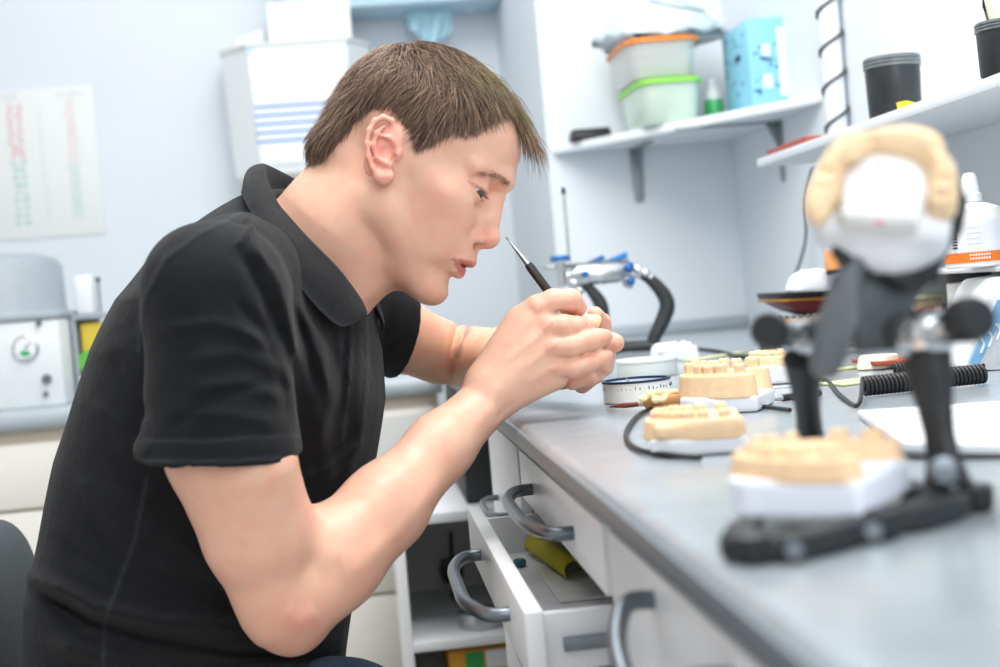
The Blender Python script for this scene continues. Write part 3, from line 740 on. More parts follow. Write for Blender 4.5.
# white chip of plaster
q = onZ(874, 370, ZB)
o = prism('plaster_chip', [q+[-.022, 0, .0006], q+[.006, -.014, .0006], q+[.030, .0, .0006], q+[.012, .022, .0006], q+[-.014, .022, .0006]], (.006, .003, .017), mat('cream_plaster', '#ece3cf', .75, noise=.05), None, .004)
tag(o, 'angular cream plaster chip in front of the black tray', 'plaster piece')

# coiled cable
def coil(pa, pb, R_, n, r, name, label, lead=None):
    a = onZ(*pa, ZB+.001); b_ = onZ(*pb, ZB+.001); a[2] = b_[2] = ZB+.0012+R_+r; d = b_-a; L = np.linalg.norm(d); d /= L; s_ = np.array([-d[1], d[0], 0]); P = []
    for k in range(n*16+1):
        t = k/(n*16); an = 2*pi*n*t+pi*.5; P.append(a+d*L*t+s_*cos(an)*R_+np.array([0, 0, 1])*sin(an)*R_)
    if lead: P = smooth_path([np.array(x) for x in lead]+[P[0]], 6)[:-1]+P
    tag(tube(name, P, r, BLACK, None, 8, sm=0), label, 'coiled cable')
LD = [onZ(802, 372, ZB+.003), onZ(826, 380, ZB+.003), onZ(840, 395, ZB+.003), onZ(858, 405, ZB+.003)]
coil((864, 397), (985, 384), .0080, 30, .0021, 'coiled_cable', 'thick black coiled cable with a loose lead, in front of the blue-white device', LD)
coil((895, 378), (925, 375), .0065, 8, .0018, 'coiled_cable', 'second black coiled cable running behind the right articulator post', [onZ(925, 362, ZB+.01), onZ(905, 366, ZB+.01)])

# bubble tray / paper pad at right
pts = [onZ(*p, ZB+.0006) for p in ((858, 418), (1010, 408), (1030, 455), (905, 452))]
for p in pts: p[2] = ZB+.0008
pad = T('paper_pad', 'flat white printed pad on the bench right of the casts', 'pad', tuple(pts[0]))
prism('pad', pts, (0, 0, .006), PAPER, pad, .001)
for k in range(9):
    u_ = .15+k*.085; a = pts[0]*(1-u_)+pts[1]*u_; b_ = pts[3]*(1-u_)+pts[2]*u_
    for v_ in (.2, .38, .56, .74):
        c = a*(1-v_)+b_*v_; box('printed_line', (c[0]-.004, c[1]-.001, ZB+.0066), (c[0]+.007, c[1]+.001, ZB+.0070), mat('pad_print', '#c3c8d2', .6), pad, 0)
P = [onZ(*p, ZB+.0026) for p in ((884, 449), (905, 456), (960, 457), (1010, 456))]
tag(tube('pad_cable', P, .002, BLACK, None, 8), 'black cable along the front edge of the white pad', 'cable')

# ------------------------------------------------------------------ device at the right edge
dv = T('desk_unit', 'white and blue slanted tabletop device at the right edge', 'device', tuple(onZ(990, 395, ZB)))
dW = mat('device_white', '#e6e9ec', .35); dB = mat('device_blue', '#7fb4dc', .4)
A = onZ(966, 375, ZB)
yd = float(A[1])+.02
xz = [(962, 366), (966, 374), (1000, 393), (1100, 385), (1100, 262), (998, 278), (990, 290)]
HP = [onY(*p, yd) for p in xz]
for p in HP: p[2] = max(p[2], ZB+.0008)
prism('housing', HP, (0, .09, 0), dW, dv, .004)
bp_ = [(969, 362), (997, 300), (1002, 300), (1002, 316), (978, 366)]
prism('blue_panel', [onY(*p, yd-.001) for p in bp_], (0, -.002, 0), dB, dv, 0)
for k, (cx, cy) in enumerate(((984, 346), (992, 340), (1000, 333))):
    tube('white_arc_mark', [onY(cx-4, cy-9, yd-.004), onY(cx, cy-2, yd-.004), onY(cx-3, cy+7, yd-.004)], .0014, PAPER, dv, 6)

# ------------------------------------------------------------------ right wall clutter at bench level
def at(px, py, y): return onY(px, py, y)
# black tray with magenta underside on a small stand
ty = 2.05
tr = T('tray_stack', 'black-edged tray with a dark red inside tipped on the back of the bench', 'tray', tuple(at(812, 312, ty)))
mr_ = mat('dark_magenta', '#5e1a2b', .5)
prism('tray_top', [at(*p, ty) for p in ((779, 293), (840, 290), (850, 296), (781, 299))], (.0, .12, .0), BLACK, tr, .001)
prism('tray_rim', [at(*p, ty) for p in ((780, 299.5), (850, 296.5), (850, 299), (781, 302))], (.0, .12, .0), mat('ochre_edge', '#b98a3e', .5), tr, .0005)
prism('tray_body', [at(*p, ty) for p in ((782, 302.5), (850, 299.5), (850, 318), (822, 317), (800, 311))], (.0, .1, .0), mr_, tr, .001)
prism('tray_foot', [at(*p, ty) for p in ((800, 320), (850, 318), (850, 342), (806, 342))], (0, .1, 0), BLACKM, tr, .001)
st = T('wire_rack', 'low dark rack with an ochre edge standing behind the left post knob', 'rack', tuple(at(800, 335, ty-.1)))
prism('rack_board', [at(*p, ty-.1) for p in ((775, 322), (880, 315), (880, 318), (775, 325))], (0, .09, 0), mat('rack_ochre', '#a77e3a', .5), st, 0)
prism('rack_base', [at(*p, ty-.1) for p in ((778, 328), (880, 321), (880, 345), (778, 352))], (0, .09, 0), mat('rack_dark', '#40464a', .5), st, 0)
for k in range(9): q = at(780+k*7, 320-k*.5, ty-.095); lathe('peg', [(0, .006), (.004, .005), (.004, 0), (0, 0)], q, GREYM, st, 12)
# white bag, orange bottle on a white block
o = prism('white_block', [at(*p, 1.95) for p in ((800, 291), (846, 287), (846, 272), (818, 268), (806, 276))], (0, .08, 0), PAPER, None, .004)
tag(o, 'white folded pouch lying on the black-edged tray', 'pouch')
q = at(838, 270, 1.93); ob = T('orange_bottle', 'small clear bottle of orange liquid under the long shelf', 'bottle', tuple(q))
OR_ = mat('orange_liquid', '#e39a5b', .25, noise=.1, nscale=60)
lathe('bottle_body', [(0, 0), (.016, 0), (.018, .002), (.018, .026), (.016, .03), (0, .03)], q, OR_, ob, 28)
lathe('bottle_neck', [(0, .03), (.015, .03), (.013, .04), (.008, .048), (.008, .058), (0, .058)], q, mat('cloudy_plastic', '#dfe3e4', .3), ob, 24)
lathe('dark_base', [(0, -.006), (.0165, -.006), (.0165, -.0002), (0, -.0002)], q, BLACKM, ob, 24)

# dropper bottle with orange stripe
db_y = 1.52
qb = at(975, 259, db_y); s_ = (at(995, 259, db_y)-at(950, 259, db_y))[0]/2
db = T('dropper_bottle', 'white dropper bottle with an orange stripe on the low ledge', 'bottle', (float(qb[0]), db_y, zl+.0005))
R_ = .0325; c = (float(qb[0]), db_y, zl+.0006)
PW = mat('translucent_white_plastic', '#ecedea', .35)
lathe('bottle_body', [(0, 0), (R_-.002, 0), (R_, .002), (R_, .060), (R_-.002, .066), (R_-.014, .071), (.012, .073), (0, .073)], c, PW, db, 40)
lathe('bottle_cap', [(0, .0735), (.0125, .0735), (.0125, .083), (.0105, .084), (.0085, .10), (.006, .106), (0, .107)], c, WHITE, db, 28)
lathe('orange_stripe', [(R_+.0003, .006), (R_+.0008, .006), (R_+.0008, .017), (R_+.0003, .017), (R_+.0003, .006)], c, mat('label_orange', '#ee7a22', .45), db, 40)
lathe('label', [(R_+.0002, .0175), (R_+.0006, .0175), (R_+.0006, .052), (R_+.0002, .052), (R_+.0002, .0175)], c, PAPER, db, 40)
DK = mat('print_black', '#30343a', .6)
for k in range(7):
    a_ = radians(212); rr = R_+.001; box('barcode_bar', (c[0]+rr*cos(a_)-.0045, c[1]+rr*sin(a_)-.0006, c[2]+.022+k*.0034), (c[0]+rr*cos(a_)+.0035, c[1]+rr*sin(a_)+.0006, c[2]+.0238+k*.0034), DK, db, 0)
for k in range(2):
    for j in range(8):
        a_ = radians(238+j*5); rr = R_+.0009; box('white_lettering', (c[0]+rr*cos(a_)-.0008, c[1]+rr*sin(a_)-.0004, c[2]+.009+k*.004), (c[0]+rr*cos(a_)+.001, c[1]+rr*sin(a_)+.0004, c[2]+.0112+k*.004), PAPER, db, 0)
for k in range(4):
    for j in range(6-k % 2):
        a_ = radians(235+j*5); rr = R_+.0009; box('label_text', (c[0]+rr*cos(a_)-.0008, c[1]+rr*sin(a_)-.0004, c[2]+.026+k*.006), (c[0]+rr*cos(a_)+.001, c[1]+rr*sin(a_)+.0004, c[2]+.0268+k*.006), GRY, db, 0)

# below the ledge: black tub, white cup, box of reddish bits
yq = 1.64
q = at(969, 288, yq); z_ = ZB+.0006
bk = T('lidded_jar', 'white jar with a black lid under the low ledge', 'jar', (float(q[0]), yq, z_))
c = (float(q[0]), yq, z_); hz = float(at(969, 281, yq)[2])-z_
lathe('jar_body', [(0, 0), (.024, 0), (.026, .002), (.026, hz-.002), (.024, hz), (0, hz)], c, WHITE, bk, 32)
lathe('black_lid', [(0, hz+.0003), (.027, hz+.0003), (.027, hz+.012), (0, hz+.013)], c, BLACK, bk, 32)
q = at(932, 310, 1.72); h0 = float(at(930, 294, 1.72)[2])
bx = T('sample_box', 'clear box of reddish pieces behind the right articulator knob', 'box', (float(q[0]), 1.72, z_))
x0, x1 = float(at(914, 310, 1.72)[0]), float(at(947, 310, 1.72)[0])
box('box_tray', (x0, 1.72, z_), (x1, 1.77, z_+.05), mat('beige_tray', '#cfc5ae', .5, noise=.08, nscale=80), bx, .003)
box('clear_lid', (x0-.002, 1.718, h0-.006), (x1+.002, 1.772, h0), mat('lid_olive', '#b4b49a', .35), bx, .001)
box('inner_wall', (x0, 1.73, z_+.0505), (x1, 1.768, h0-.0065), mat('beige_tray', '#cfc5ae', .5), bx, .001)
for k in range(3):
    q = at(920+k*11, 312-k*2, 1.717)
    o = sdf_obj('red_tooth_sample', [ell(q, (.0028, .002, .0075), [[.8, 0, -.6], [0, 1, 0], [.6, 0, .8]], k=.001)], q-.012, q+.012, .0008, mat('reddish_sample', '#b5553c', .4))
    tag(o, ['leftmost reddish shade sample in the box', 'middle reddish shade sample in the box', 'rightmost reddish shade sample in the box'][k], 'shade sample', 'reddish samples in the box')
q = at(905, 355, 1.6)
o = prism('red_mat', [at(*p, 1.6) for p in ((875, 362), (925, 359), (925, 363), (876, 366))], (0, .08, 0), mat('red_brown_mat', '#a0452f', .6), None, .0005)
tag(o, 'thin red-brown folder lying behind the coiled cable', 'folder')

# ------------------------------------------------------------------ pots on the long shelf
def pot(name, px0, px1, pyb, pyt, y, label, cat, m):
    a = at(px0, pyb, y); b_ = at(px1, pyb, y); R_ = float(np.linalg.norm(b_-a))/2; c = ((a[0]+b_[0])/2, y, SBT+.0005); h = float(at((px0+px1)/2-6, pyt, y)[2])-SBT
    t = T(name, label, cat, c)
    lathe('pot_body', [(0, 0), (R_*.93, 0), (R_*.95, .002), (R_, h*.78), (R_*1.0, h*.8), (R_*.93, h*.8), (R_*.88, .004), (0, .004)], c, m, t, 40)
    rg = []
    for k in range(3): z = h*(.8+.055*k); rg += [(R_*1.02, z), (R_*1.05, z+h*.012), (R_*1.05, z+h*.035), (R_*1.0, z+h*.045)]
    lathe('screw_rim', [(R_*.94, h*.8)]+rg+[(R_*1.0, h*.97), (R_*.94, h*.97), (R_*.94, h*.8)], c, mat('pot_rim_grey', '#6d7477', .35, noise=.2, nscale=90), t, 40)
    return t, c, R_, h
PB_ = mat('pot_black', '#24282b', .35, noise=.3, nscale=30)
yp = 1.86
t, c, R_, h = pot('black_jar', 869, 921, 108, 56, yp, 'black screw-top jar with a worn rim on the long shelf', 'jar', PB_)
o = prism('yellow_tag', [at(*p, yp-.045) for p in ((896, 103), (906, 101), (919, 104), (917, 112), (898, 112))], (0, -.004, 0), mat('bright_yellow', '#f2dc1c', .5), None, .001)
tag(o, 'bright yellow paper scrap in front of the black jar', 'paper scrap')
q = at(893, 78, yp-.0001)
t, c, R_, h = pot('brush_pot', 982, 1040, 78, 20, 1.47, 'black ribbed pot holding brushes at the right edge', 'brush pot', PB_)
for (dx, dy, lx, m_, lb) in ((-.018, 0, -.022, '#e9e3c8', 'cream-handled brush leaning out of the pot'), (-.006, .01, -.014, '#5f666b', 'short grey tool beside the cream brush in the pot'), (.008, -.008, .0, '#2d4a63', 'dark blue brush in the middle of the pot'), (.012, .01, .012, '#a98d3c', 'ochre tool at the right of the pot')):
    a = np.array([c[0]+dx*.4, c[1]+dy, c[2]+.006]); b_ = np.array([c[0]+lx*1.2, c[1]+dy, c[2]+h+(.055 if m_ != '#5f666b' else .012)])
    br = T('paint_brush', lb, 'brush', tuple(a)); tube('handle', [a, b_], .0032, mat('brush_'+m_[1:], m_, .4), br, 10, sm=0)
    dd = (b_-a)/np.linalg.norm(b_-a); tube('bristles', [b_, b_+dd*.006, b_+dd*.016], [.003, .0036, .001], BLACKM, br, 10, sm=0)
# red-brown book
o = prism('red_book', [(.715, 2.335, SBT+.0004), (.715, 2.13, SBT+.0004), (.80, 2.13, SBT+.0004), (.80, 2.335, SBT+.0004)], (0, 0, .012), mat('brick_red_cover', '#9c4438', .5), None, .001)
tag(o, 'flat brick-red folder lying at the far end of the long shelf', 'folder')

# ------------------------------------------------------------------ things on the corner shelf
SZT = SZ+.0185
def tub(name, x0, x1, y0, y1, h, label, mb, ml, z0, lidt=.006, lip=.004, over=.0):
    t = T(name, label, 'food container', ((x0+x1)/2, (y0+y1)/2, z0)); cx, cy = (x0+x1)/2, (y0+y1)/2
    V = []; Fc = []; n = 40; rings = []
    def rr(hx, hy, z, e=5):
        return [(cx+hx*np.sign(cos(a))*abs(cos(a))**(2/e), cy+hy*np.sign(sin(a))*abs(sin(a))**(2/e), z) for a in np.linspace(0, 2*pi, n+1)[:-1]]
    hx, hy = (x1-x0)/2, (y1-y0)/2
    loft('tub', [rr(hx*.84, hy*.84, z0+.0005), rr(hx*.87, hy*.87, z0+.004), rr(hx*.97, hy*.97, z0+h-.008)], mb, t)
    lo = loft('lid', [rr(hx, hy, z0+h-.0075), rr(hx+lip, hy+lip, z0+h-.006), rr(hx+lip, hy+lip, z0+h), rr(hx*.93, hy*.93, z0+h+lidt-.002), rr(hx*.9, hy*.9, z0+h+lidt-.004)], ml, t)
    for o in t.children: o.data.polygons.foreach_set('use_smooth', [True]*len(o.data.polygons)); autosmooth(o, 50)
    return t
GTUB = mat('clear_greenish_plastic', '#dcefe0', .3, alpha=.78); CTUB = mat('clear_grey_plastic', '#e9eceb', .3, alpha=.62)
yn = 2.88; zt1 = float(onY(650, 80, yn)[2]); h1 = zt1-SZT
gx0, gx1 = float(onY(641, 100, yn)[0]), float(onY(707, 100, yn)[0])
tub('food_container', gx0, gx1, yn, yn+.27, h1, 'clear tub with a bright green lid, under the orange-lidded one', GTUB, mat('lid_green', '#8fdc4a', .4), SZT)
zt2 = float(onY(650, 39, yn)[2]); ox0 = float(onY(627, 50, yn)[0])
tub('food_container', ox0, gx1, yn, yn+.27, zt2-zt1-.004, 'clear tub with an orange lid stacked on the green-lidded tub', CTUB, mat('lid_orange', '#f58a1e', .4), zt1+.0062)
# bag
def bagmesh():
    cx, cy = (ox0+gx1)/2+.01, yn+.15; zb0 = zt2+.0125; n = 40; V = []; Fc = []
    L = onY(578, 36, yn); Rr = onY(735, 22, yn); tp = onY(640, -6, yn)
    for j in range(13):
        v_ = j/12
        for i in range(n):
            a_ = 2*pi*i/n; c_, s_ = cos(a_), sin(a_)
            rx = (.17 if c_ > 0 else .125)*(1-v_)**.8*(1+.06*sin(5*a_)+.04*sin(11*a_+1)); ry = .14*(1-v_)**.8*(1+.08*sin(4*a_))
            V.append((cx+rx*c_-.0*v_, cy+ry*s_, zb0+.115*v_**.9+.014*(abs(c_)**3)*(1-v_)+.012*sin(5*a_+4*v_)*(1-v_)*v_*3+.006*sin(13*a_-7*v_)*(1-v_)+.002))
    for j in range(12):
        for i in range(n): k2 = (i+1) % n; Fc.append([j*n+i, j*n+k2, (j+1)*n+k2, (j+1)*n+i])
    Fc.append(list(range(n))[::-1]); Fc.append([12*n+i for i in range(n)]); return V, Fc
V, Fc = bagmesh(); bg = T('plastic_bag', 'crumpled whitish plastic bag on top of the orange-lidded tub', 'plastic bag', (ox0+.1, yn+.15, zt2+.008))
mobj('bag_body', V, Fc, mat('bag_grey_white', '#b9c6cd', .3, noise=.12, nscale=18, bump=1.0, bscale=30), bg, True)
tube('dark_seam', [onY(650, 1, yn-.0), onY(672, 6, yn), onY(690, 9, yn), onY(705, 11, yn)], .0016, mat('dark_teal', '#2c5563', .5), bg, 6)
# green bottle
q = onY(714, 110, 3.0); c = (float(q[0]), 3.0, SZT+.0005)
gb = T('small_bottle', 'small green bottle with a white top between the tub and the blue box', 'bottle', c)
lathe('bottle_body', [(0, 0), (.020, 0), (.021, .002), (.021, .052), (.019, .055), (0, .055)], c, mat('bottle_green', '#3fae68', .35), gb, 28)
lathe('bottle_top', [(0, .0552), (.019, .0552), (.017, .075), (.011, .082), (.011, .10), (0, .10)], c, WHITE, gb, 28)
# blue box
yb_ = 2.765; bx0, bx1 = float(onY(749, 60, yb_)[0]), float(onY(797, 60, yb_)[0]); zt3 = float(onY(770, 17, yb_)[2])
bb = T('blue_box', 'light blue printed cardboard box at the right of the corner shelf', 'box', (bx0, yb_, SZT))
BLB = mat('box_light_blue', '#86c6de', .55, noise=.04, nscale=20); 
box('carton', (bx0, yb_, SZT+.0005), (bx1, yb_+.19, zt3), BLB, bb, .002)
prints = [((762, 44, 769, 56), PAPER), ((764, 74, 772, 88), PAPER), ((781, 26, 794, 96), PAPER)]
for (a_, b__, c_, d_), m_ in prints:
    p0 = onY(a_, d_, yb_); p1 = onY(c_, b__, yb_); box('white_print', (p0[0], yb_-.0012, p0[2]), (p1[0], yb_-.0002, p1[2]), m_, bb, 0)
NV = mat('print_navy', '#2f5f80', .6); random.seed(8)
for k in range(26):
    px, py = random.uniform(753, 778), random.uniform(40, 95)
    if any(a_-2 < px < c_+2 and b__-2 < py < d_+2 for (a_, b__, c_, d_), _ in prints): continue
    p0 = onY(px, py, yb_); s_ = random.uniform(.004, .011); box('navy_print', (p0[0], yb_-.0010, p0[2]), (p0[0]+s_, yb_-.0002, p0[2]+s_*.6), NV, bb, 0)
for k in range(30):
    px, py = random.uniform(726, 744), random.uniform(35, 100); p0 = onX(px, py, bx0); s_ = random.uniform(.003, .012)
    if SZT+.01 < p0[2] < zt3-.01 and yb_ < p0[1] < yb_+.17: box('navy_print', (bx0-.0010, p0[1], p0[2]), (bx0-.0002, p0[1]+s_, p0[2]+s_*.4), NV, bb, 0)
p0 = onX(738, 60, bx0); box('dark_print', (bx0-.0011, p0[1]-.02, p0[2]-.004), (bx0-.0002, p0[1]+.02, p0[2]+.008), mat('print_black_blue', '#1f3c57', .6), bb, 0)
# black handset
o = T('black_case', 'small black case lying at the left end of the corner shelf', 'case', (.53, 3.14, SZT))
box('case_body', (.51, 3.105, SZT+.0006), (.60, 3.165, SZT+.020), BLACK, o, .005); box('case_lid', (.512, 3.107, SZT+.0205), (.598, 3.163, SZT+.026), BLACKM, o, .003)
# notice on the end wall
p0 = onY(690, 14, YA); p1 = onY(757, 14, YA)
no = T('wall_notice', 'white paper notice high on the end wall behind the bag', 'notice', (float(p0[0]), YA-.002, float(p0[2])))
box('paper', (p0[0]-.02, YA-.003, p0[2]-.03), (p1[0], YA-.0012, p0[2]+.3), mat('notice_paper', '#e4ebf1', .6), no, .0003)
for k in range(6):
    q = onY(690+k*9, 8-k*.8, YA-.0035); box('text_mark', (q[0], YA-.0042, q[2]), (q[0]+.012, YA-.0032, q[2]+.004), GRY, no, 0)

# ------------------------------------------------------------------ blue and silver articulator far on the bench
yf = 2.45
def F_(px, py, dy=0): return onY(px, py, yf+dy)
SIL = mat('satin_silver', '#c6cacc', .3, .85, noise=.08, nscale=60); BLU2 = mat('anodised_blue', '#2c66a8', .35, .3)
fa = T('articulator', 'silver and blue dental articulator on black curved legs behind the hands', 'articulator', (float(F_(600, 350)[0]), yf, ZB))
zf = ZB+.0125
lg = [F_(641, 274), F_(652, 281), F_(664, 295), F_(667, 308), F_(660, 326), F_(655, 336)]
e_ = F_(652, 343); e_[2] = zf+.001
RB = mat('black_rubber_coating', '#2b2e30', .5, noise=.1)
tube('curved_leg', lg+[e_], [.008, .0105, .0132, .0142, .013, .012, .011], RB, fa, 18)
f0 = F_(650, 344); f0[2] = zf; f1 = F_(600, 346); f1[2] = zf
tube('foot', [f0, f0+(f1-f0)*.5, f1], [.0105, .0085, .010], RB, fa, 16)
l2 = [F_(582, 280), F_(590, 289), F_(600, 303), F_(602, 318), F_(596, 334)]; g = F_(590, 345); g[2] = zf+.001
l2 = [p+np.array([0, .0, 0]) for p in l2]
tube('curved_leg', l2+[g], [.0075, .0095, .0122, .013, .0118, .011], RB, fa, 18)
g2 = g+np.array([.05, .05, 0]); tube('foot', [g, g2, f0+np.array([.0, .01, 0])], [.010, .009, .010], RB, fa, 16)
a, b_ = F_(566, 276), F_(624, 272)
tube('cylinder', [a, a+(b_-a)*.1, a+(b_-a)*.2, b_-(b_-a)*.1, b_], [.009, .010, .0185, .0185, .013], SIL, fa, 24, sm=0)
for t_ in (.35, .62): tube('cylinder_band', [a+(b_-a)*t_, a+(b_-a)*(t_+.04)], .0195, STEEL, fa, 24, sm=0)
tp = prism('top_plate', [F_(545, 266), F_(629, 258), F_(629, 262.5), F_(590, 266), F_(548, 269.5)], (0, .05, 0), SIL, fa, .001)
prism('dark_insert', [F_(563, 264.2), F_(618, 260), F_(618, 265), F_(566, 269)], (0, -.003, 0), GREYM, fa, .0005)
q = F_(560, 259); lathe('blue_knob', [(0, -.004), (.016, -.004), (.018, -.002), (.018, .003), (.015, .006), (0, .007)], q, BLU2, fa, 30)
lathe('knob_post', [(0, -.05), (.006, -.05), (.008, -.03), (.010, -.006), (0, -.006)], q, SIL, fa, 20)
prism('blue_wing', [F_(585, 263), F_(603, 255), F_(606, 259), F_(597, 263)], (0, .02, 0), BLU2, fa, .0008)
prism('blue_wing', [F_(602, 262), F_(627, 251.5), F_(628, 257), F_(621, 261)], (0, .02, 0), mat('anodised_blue_light', '#3d87cf', .35, .2), fa, .0008)
for p, r in (((630, 267), .009), ((631, 281), .007), ((585, 274), .006)):
    q = F_(*p, -.018); lathe('blue_screw', [(0, -.005), (r, -.005), (r, .003), (r*.7, .005), (0, .005)], q, BLU2, fa, 16, (.6, -1, .3))
for p, r in (((637, 270), .010), ((644, 273), .009), ((628, 284), .007), ((573, 283), .010), ((578, 290), .008), ((648, 277), .008)):
    q = F_(*p); lathe('silver_joint', [(0, -.009), (r*.8, -.009), (r, -.006), (r, .006), (r*.8, .009), (0, .009)], q, SIL, fa, 18, (1, -.6, -.5))
tube('link_bar', [F_(618, 270), F_(632, 274), F_(643, 275)], .007, SIL, fa, 14)
tube('bracket_arm', [F_(566, 276), F_(572, 284), F_(582, 282)], .006, SIL, fa, 14)
pr_ = tube('upright_rod', [F_(563.5, 192), F_(569.5, 262)], .0032, SIL, fa, 12, sm=0)
tube('rod_tip', [F_(563, 187.5), F_(563.8, 194)], [.003, .0045], BLACK, pr_, 12, sm=0)

# ------------------------------------------------------------------ foreground articulator with two casts
G0 = onZ(735, 545, ZB); G0[2] = ZB+.012
fr = T('black_articulator', 'large black hinged articulator in the foreground, standing open', 'articulator', (.24, .70, ZB))
R_post = onZ(950, 492, ZB); R_post[2] = ZB+.012; L_base = R_post+np.array([-.04, .10, 0])
axR = Wd(925, 334, .74); axL = Wd(801, 338, .845)
R_post = np.array([float(x) for x in onZ(948, 490, ZB+.01)])
Lb = np.array([float(x) for x in onZ(812, 452, ZB+.01)])
foot = [onZ(734, 535, ZB+.011), onZ(750, 538, ZB+.011), onZ(800, 534, ZB+.011), onZ(850, 522, ZB+.011), onZ(880, 512, ZB+.011)]
zz_ = ZB+.0068
def fl(P, z=zz_): return [np.array([p[0], p[1], z]) for p in P]
def flatbar(name, P, w_, h_, m, parent, sm=6):
    P = smooth_path(P, sm) if sm else P; P = np.array(P); n = len(P); Tn = np.gradient(P, axis=0); Tn /= np.linalg.norm(Tn, axis=1)[:, None]
    N = np.cross(Tn, [0, 0, 1.]); N /= np.linalg.norm(N, axis=1)[:, None]; U_ = np.cross(N, Tn); w_ = np.interp(np.linspace(0, 1, n), np.linspace(0, 1, np.size(w_)), np.atleast_1d(w_)); h_ = np.interp(np.linspace(0, 1, n), np.linspace(0, 1, np.size(h_)), np.atleast_1d(h_))
    V = []; Fc = []; S = [(-1, -.7), (-.8, -1), (.8, -1), (1, -.7), (1, .7), (.8, 1), (-.8, 1), (-1, .7)]
    for i in range(n):
        for a_, b__ in S: V.append(P[i]+N[i]*a_*w_[i]/2+U_[i]*b__*h_[i]/2)
    k = len(S)
    for i in range(n-1):
        for j in range(k): Fc.append([i*k+j, i*k+(j+1) % k, (i+1)*k+(j+1) % k, (i+1)*k+j])
    Fc += [list(range(k))[::-1], [(n-1)*k+j for j in range(k)]]
    o = mobj(name, V, Fc, m, parent, True); autosmooth(o, 40); return o
flatbar('lower_frame', fl(foot+[onZ(915, 507, ZB+.011), onZ(950, 495, ZB+.011)]), [.016, .018, .016, .016, .018, .022], [.011, .011, .011, .012, .012], BLACKM, fr)
flatbar('lower_frame', fl([onZ(950, 495, ZB+.011), R_post+np.array([-.015, .05, 0]), Lb]), [.018, .016, .016], .012, BLACKM, fr)
flatbar('lower_frame', fl([onZ(738, 534, ZB+.011), onZ(742, 526, ZB+.011), onZ(752, 520, ZB+.011)]), [.016, .014, .012], .012, BLACKM, fr)
for p in ((752, 537), (880, 514), (975, 488)):
    q = onZ(*p, ZB+.012); lathe('foot_pad', [(0, -.0115), (.0075, -.0115), (.009, -.008), (.009, .001), (.007, .002), (0, .002)], q, BLACKM, fr, 24)
for p in ((790, 534), (868, 516)):
    q = onZ(*p, ZB+.012)+np.array([-.002, -.0105, -.005]); lathe('chrome_screw', [(0, -.003), (.0042, -.003), (.0042, .002), (0, .002)], q, GREY_H, fr, 20, (-.2, -1, .1))
q = onZ(942, 478, ZB+.02)+np.array([-.004, -.012, .006]); lathe('chrome_screw', [(0, -.002), (.0065, -.002), (.0065, .002), (0, .003)], q, GREY_H, fr, 20, (-.2, -1, .1))
def post(base, top, ws, name='hinge_post'):
    n = len(ws); P = [base+(top-base)*k/(n-1) for k in range(n)]; return tube(name, P, ws, BLACKM, fr, 18, flat=.72)
bR = R_post.copy(); bR[2] = ZB+.012
post(bR, axR+np.array([0, 0, -.012]), [.017, .0115, .0105, .0120, .015, .017])
bL = Lb.copy(); bL[2] = ZB+.012
post(bL, axL+np.array([0, 0, -.012]), [.011, .0085, .008, .0085, .0105, .0125])
ad = axR-axL; ad /= np.linalg.norm(ad)
tube('axle', [axL-ad*.012, axR+ad*.03], .0055, STEEL, fr, 16, sm=0)
lathe('chrome_bushing', [(0, -.012), (.011, -.012), (.013, -.009), (.013, .009), (.011, .012), (0, .012)], axR+np.array([.0, 0, .0]), CHROME, fr, 24, ad)
lathe('chrome_bushing', [(0, -.009), (.009, -.009), (.011, -.007), (.011, .007), (.009, .009), (0, .009)], axL, CHROME, fr, 24, ad)
kR = Wd(968, 320, .712); kL = Wd(770, 331, .83)
lathe('side_knob', [(0, -.010), (.009, -.010), (.0115, -.006), (.0120, .004), (.010, .009), (0, .010)], kR, BLACKM, fr, 28, (.25, -1, .1))
tube('knob_stem', [axR, kR], [.0085, .006], CHROME, fr, 16, sm=0)
lathe('side_knob', [(0, -.009), (.0085, -.009), (.0108, -.005), (.0108, .005), (.009, .009), (0, .009)], kL, BLACKM, fr, 28, kL-axL+np.array([0, -.03, 0]))
tube('knob_stem', [axL, kL], [.008, .007], GREYM, fr, 16, sm=0)
# upper member: cross bar between the posts, rising plate and incisal arm hanging forward
UM = mat('upper_member_grey', '#474d51', .5, .2, noise=.18, nscale=50)
cA, cB = Wd(818, 330, .83), Wd(915, 333, .745)
tube('cross_bar', [cA, (cA+cB)/2+np.array([0, 0, .003]), cB], [.0085, .011, .0095], UM, fr, 18)
dpl = .755
pl_ = [(862, 256), (918, 262), (921, 290), (908, 330), (905, 352), (855, 352), (848, 330), (838, 372), (822, 380), (812, 372), (832, 310), (836, 275)]
pl_ = [(862, 250), (922, 258), (922, 290), (908, 322), (905, 350), (858, 352), (856, 320)]
prism('rising_plate', [Wd(x, y, dpl) for x, y in pl_], CF*.012, UM, fr, .002)
arm = [(862, 250), (836, 276), (826, 310), (812, 366), (816, 376), (832, 381), (842, 372), (858, 322), (868, 262)]
prism('incisal_arm', [Wd(x, y, dpl-.016) for x, y in arm], CF*.013, mat('upper_arm_grey', '#555b5f', .5, .2, noise=.15, nscale=50), fr, .003)
prism('back_plate', [Wd(x, y, .775) for x, y in [(935, 165), (958, 176), (970, 200), (964, 232), (942, 264), (922, 294), (898, 292), (905, 240)]], CF*.012, BLACKM, fr, .003)
prism('mount_plate', [Wd(x, y, .742) for x, y in [(832, 236), (900, 268), (930, 262), (950, 225), (940, 282), (905, 290), (880, 268), (846, 268), (834, 252)]], CF*.012, BLACKM, fr, .002)

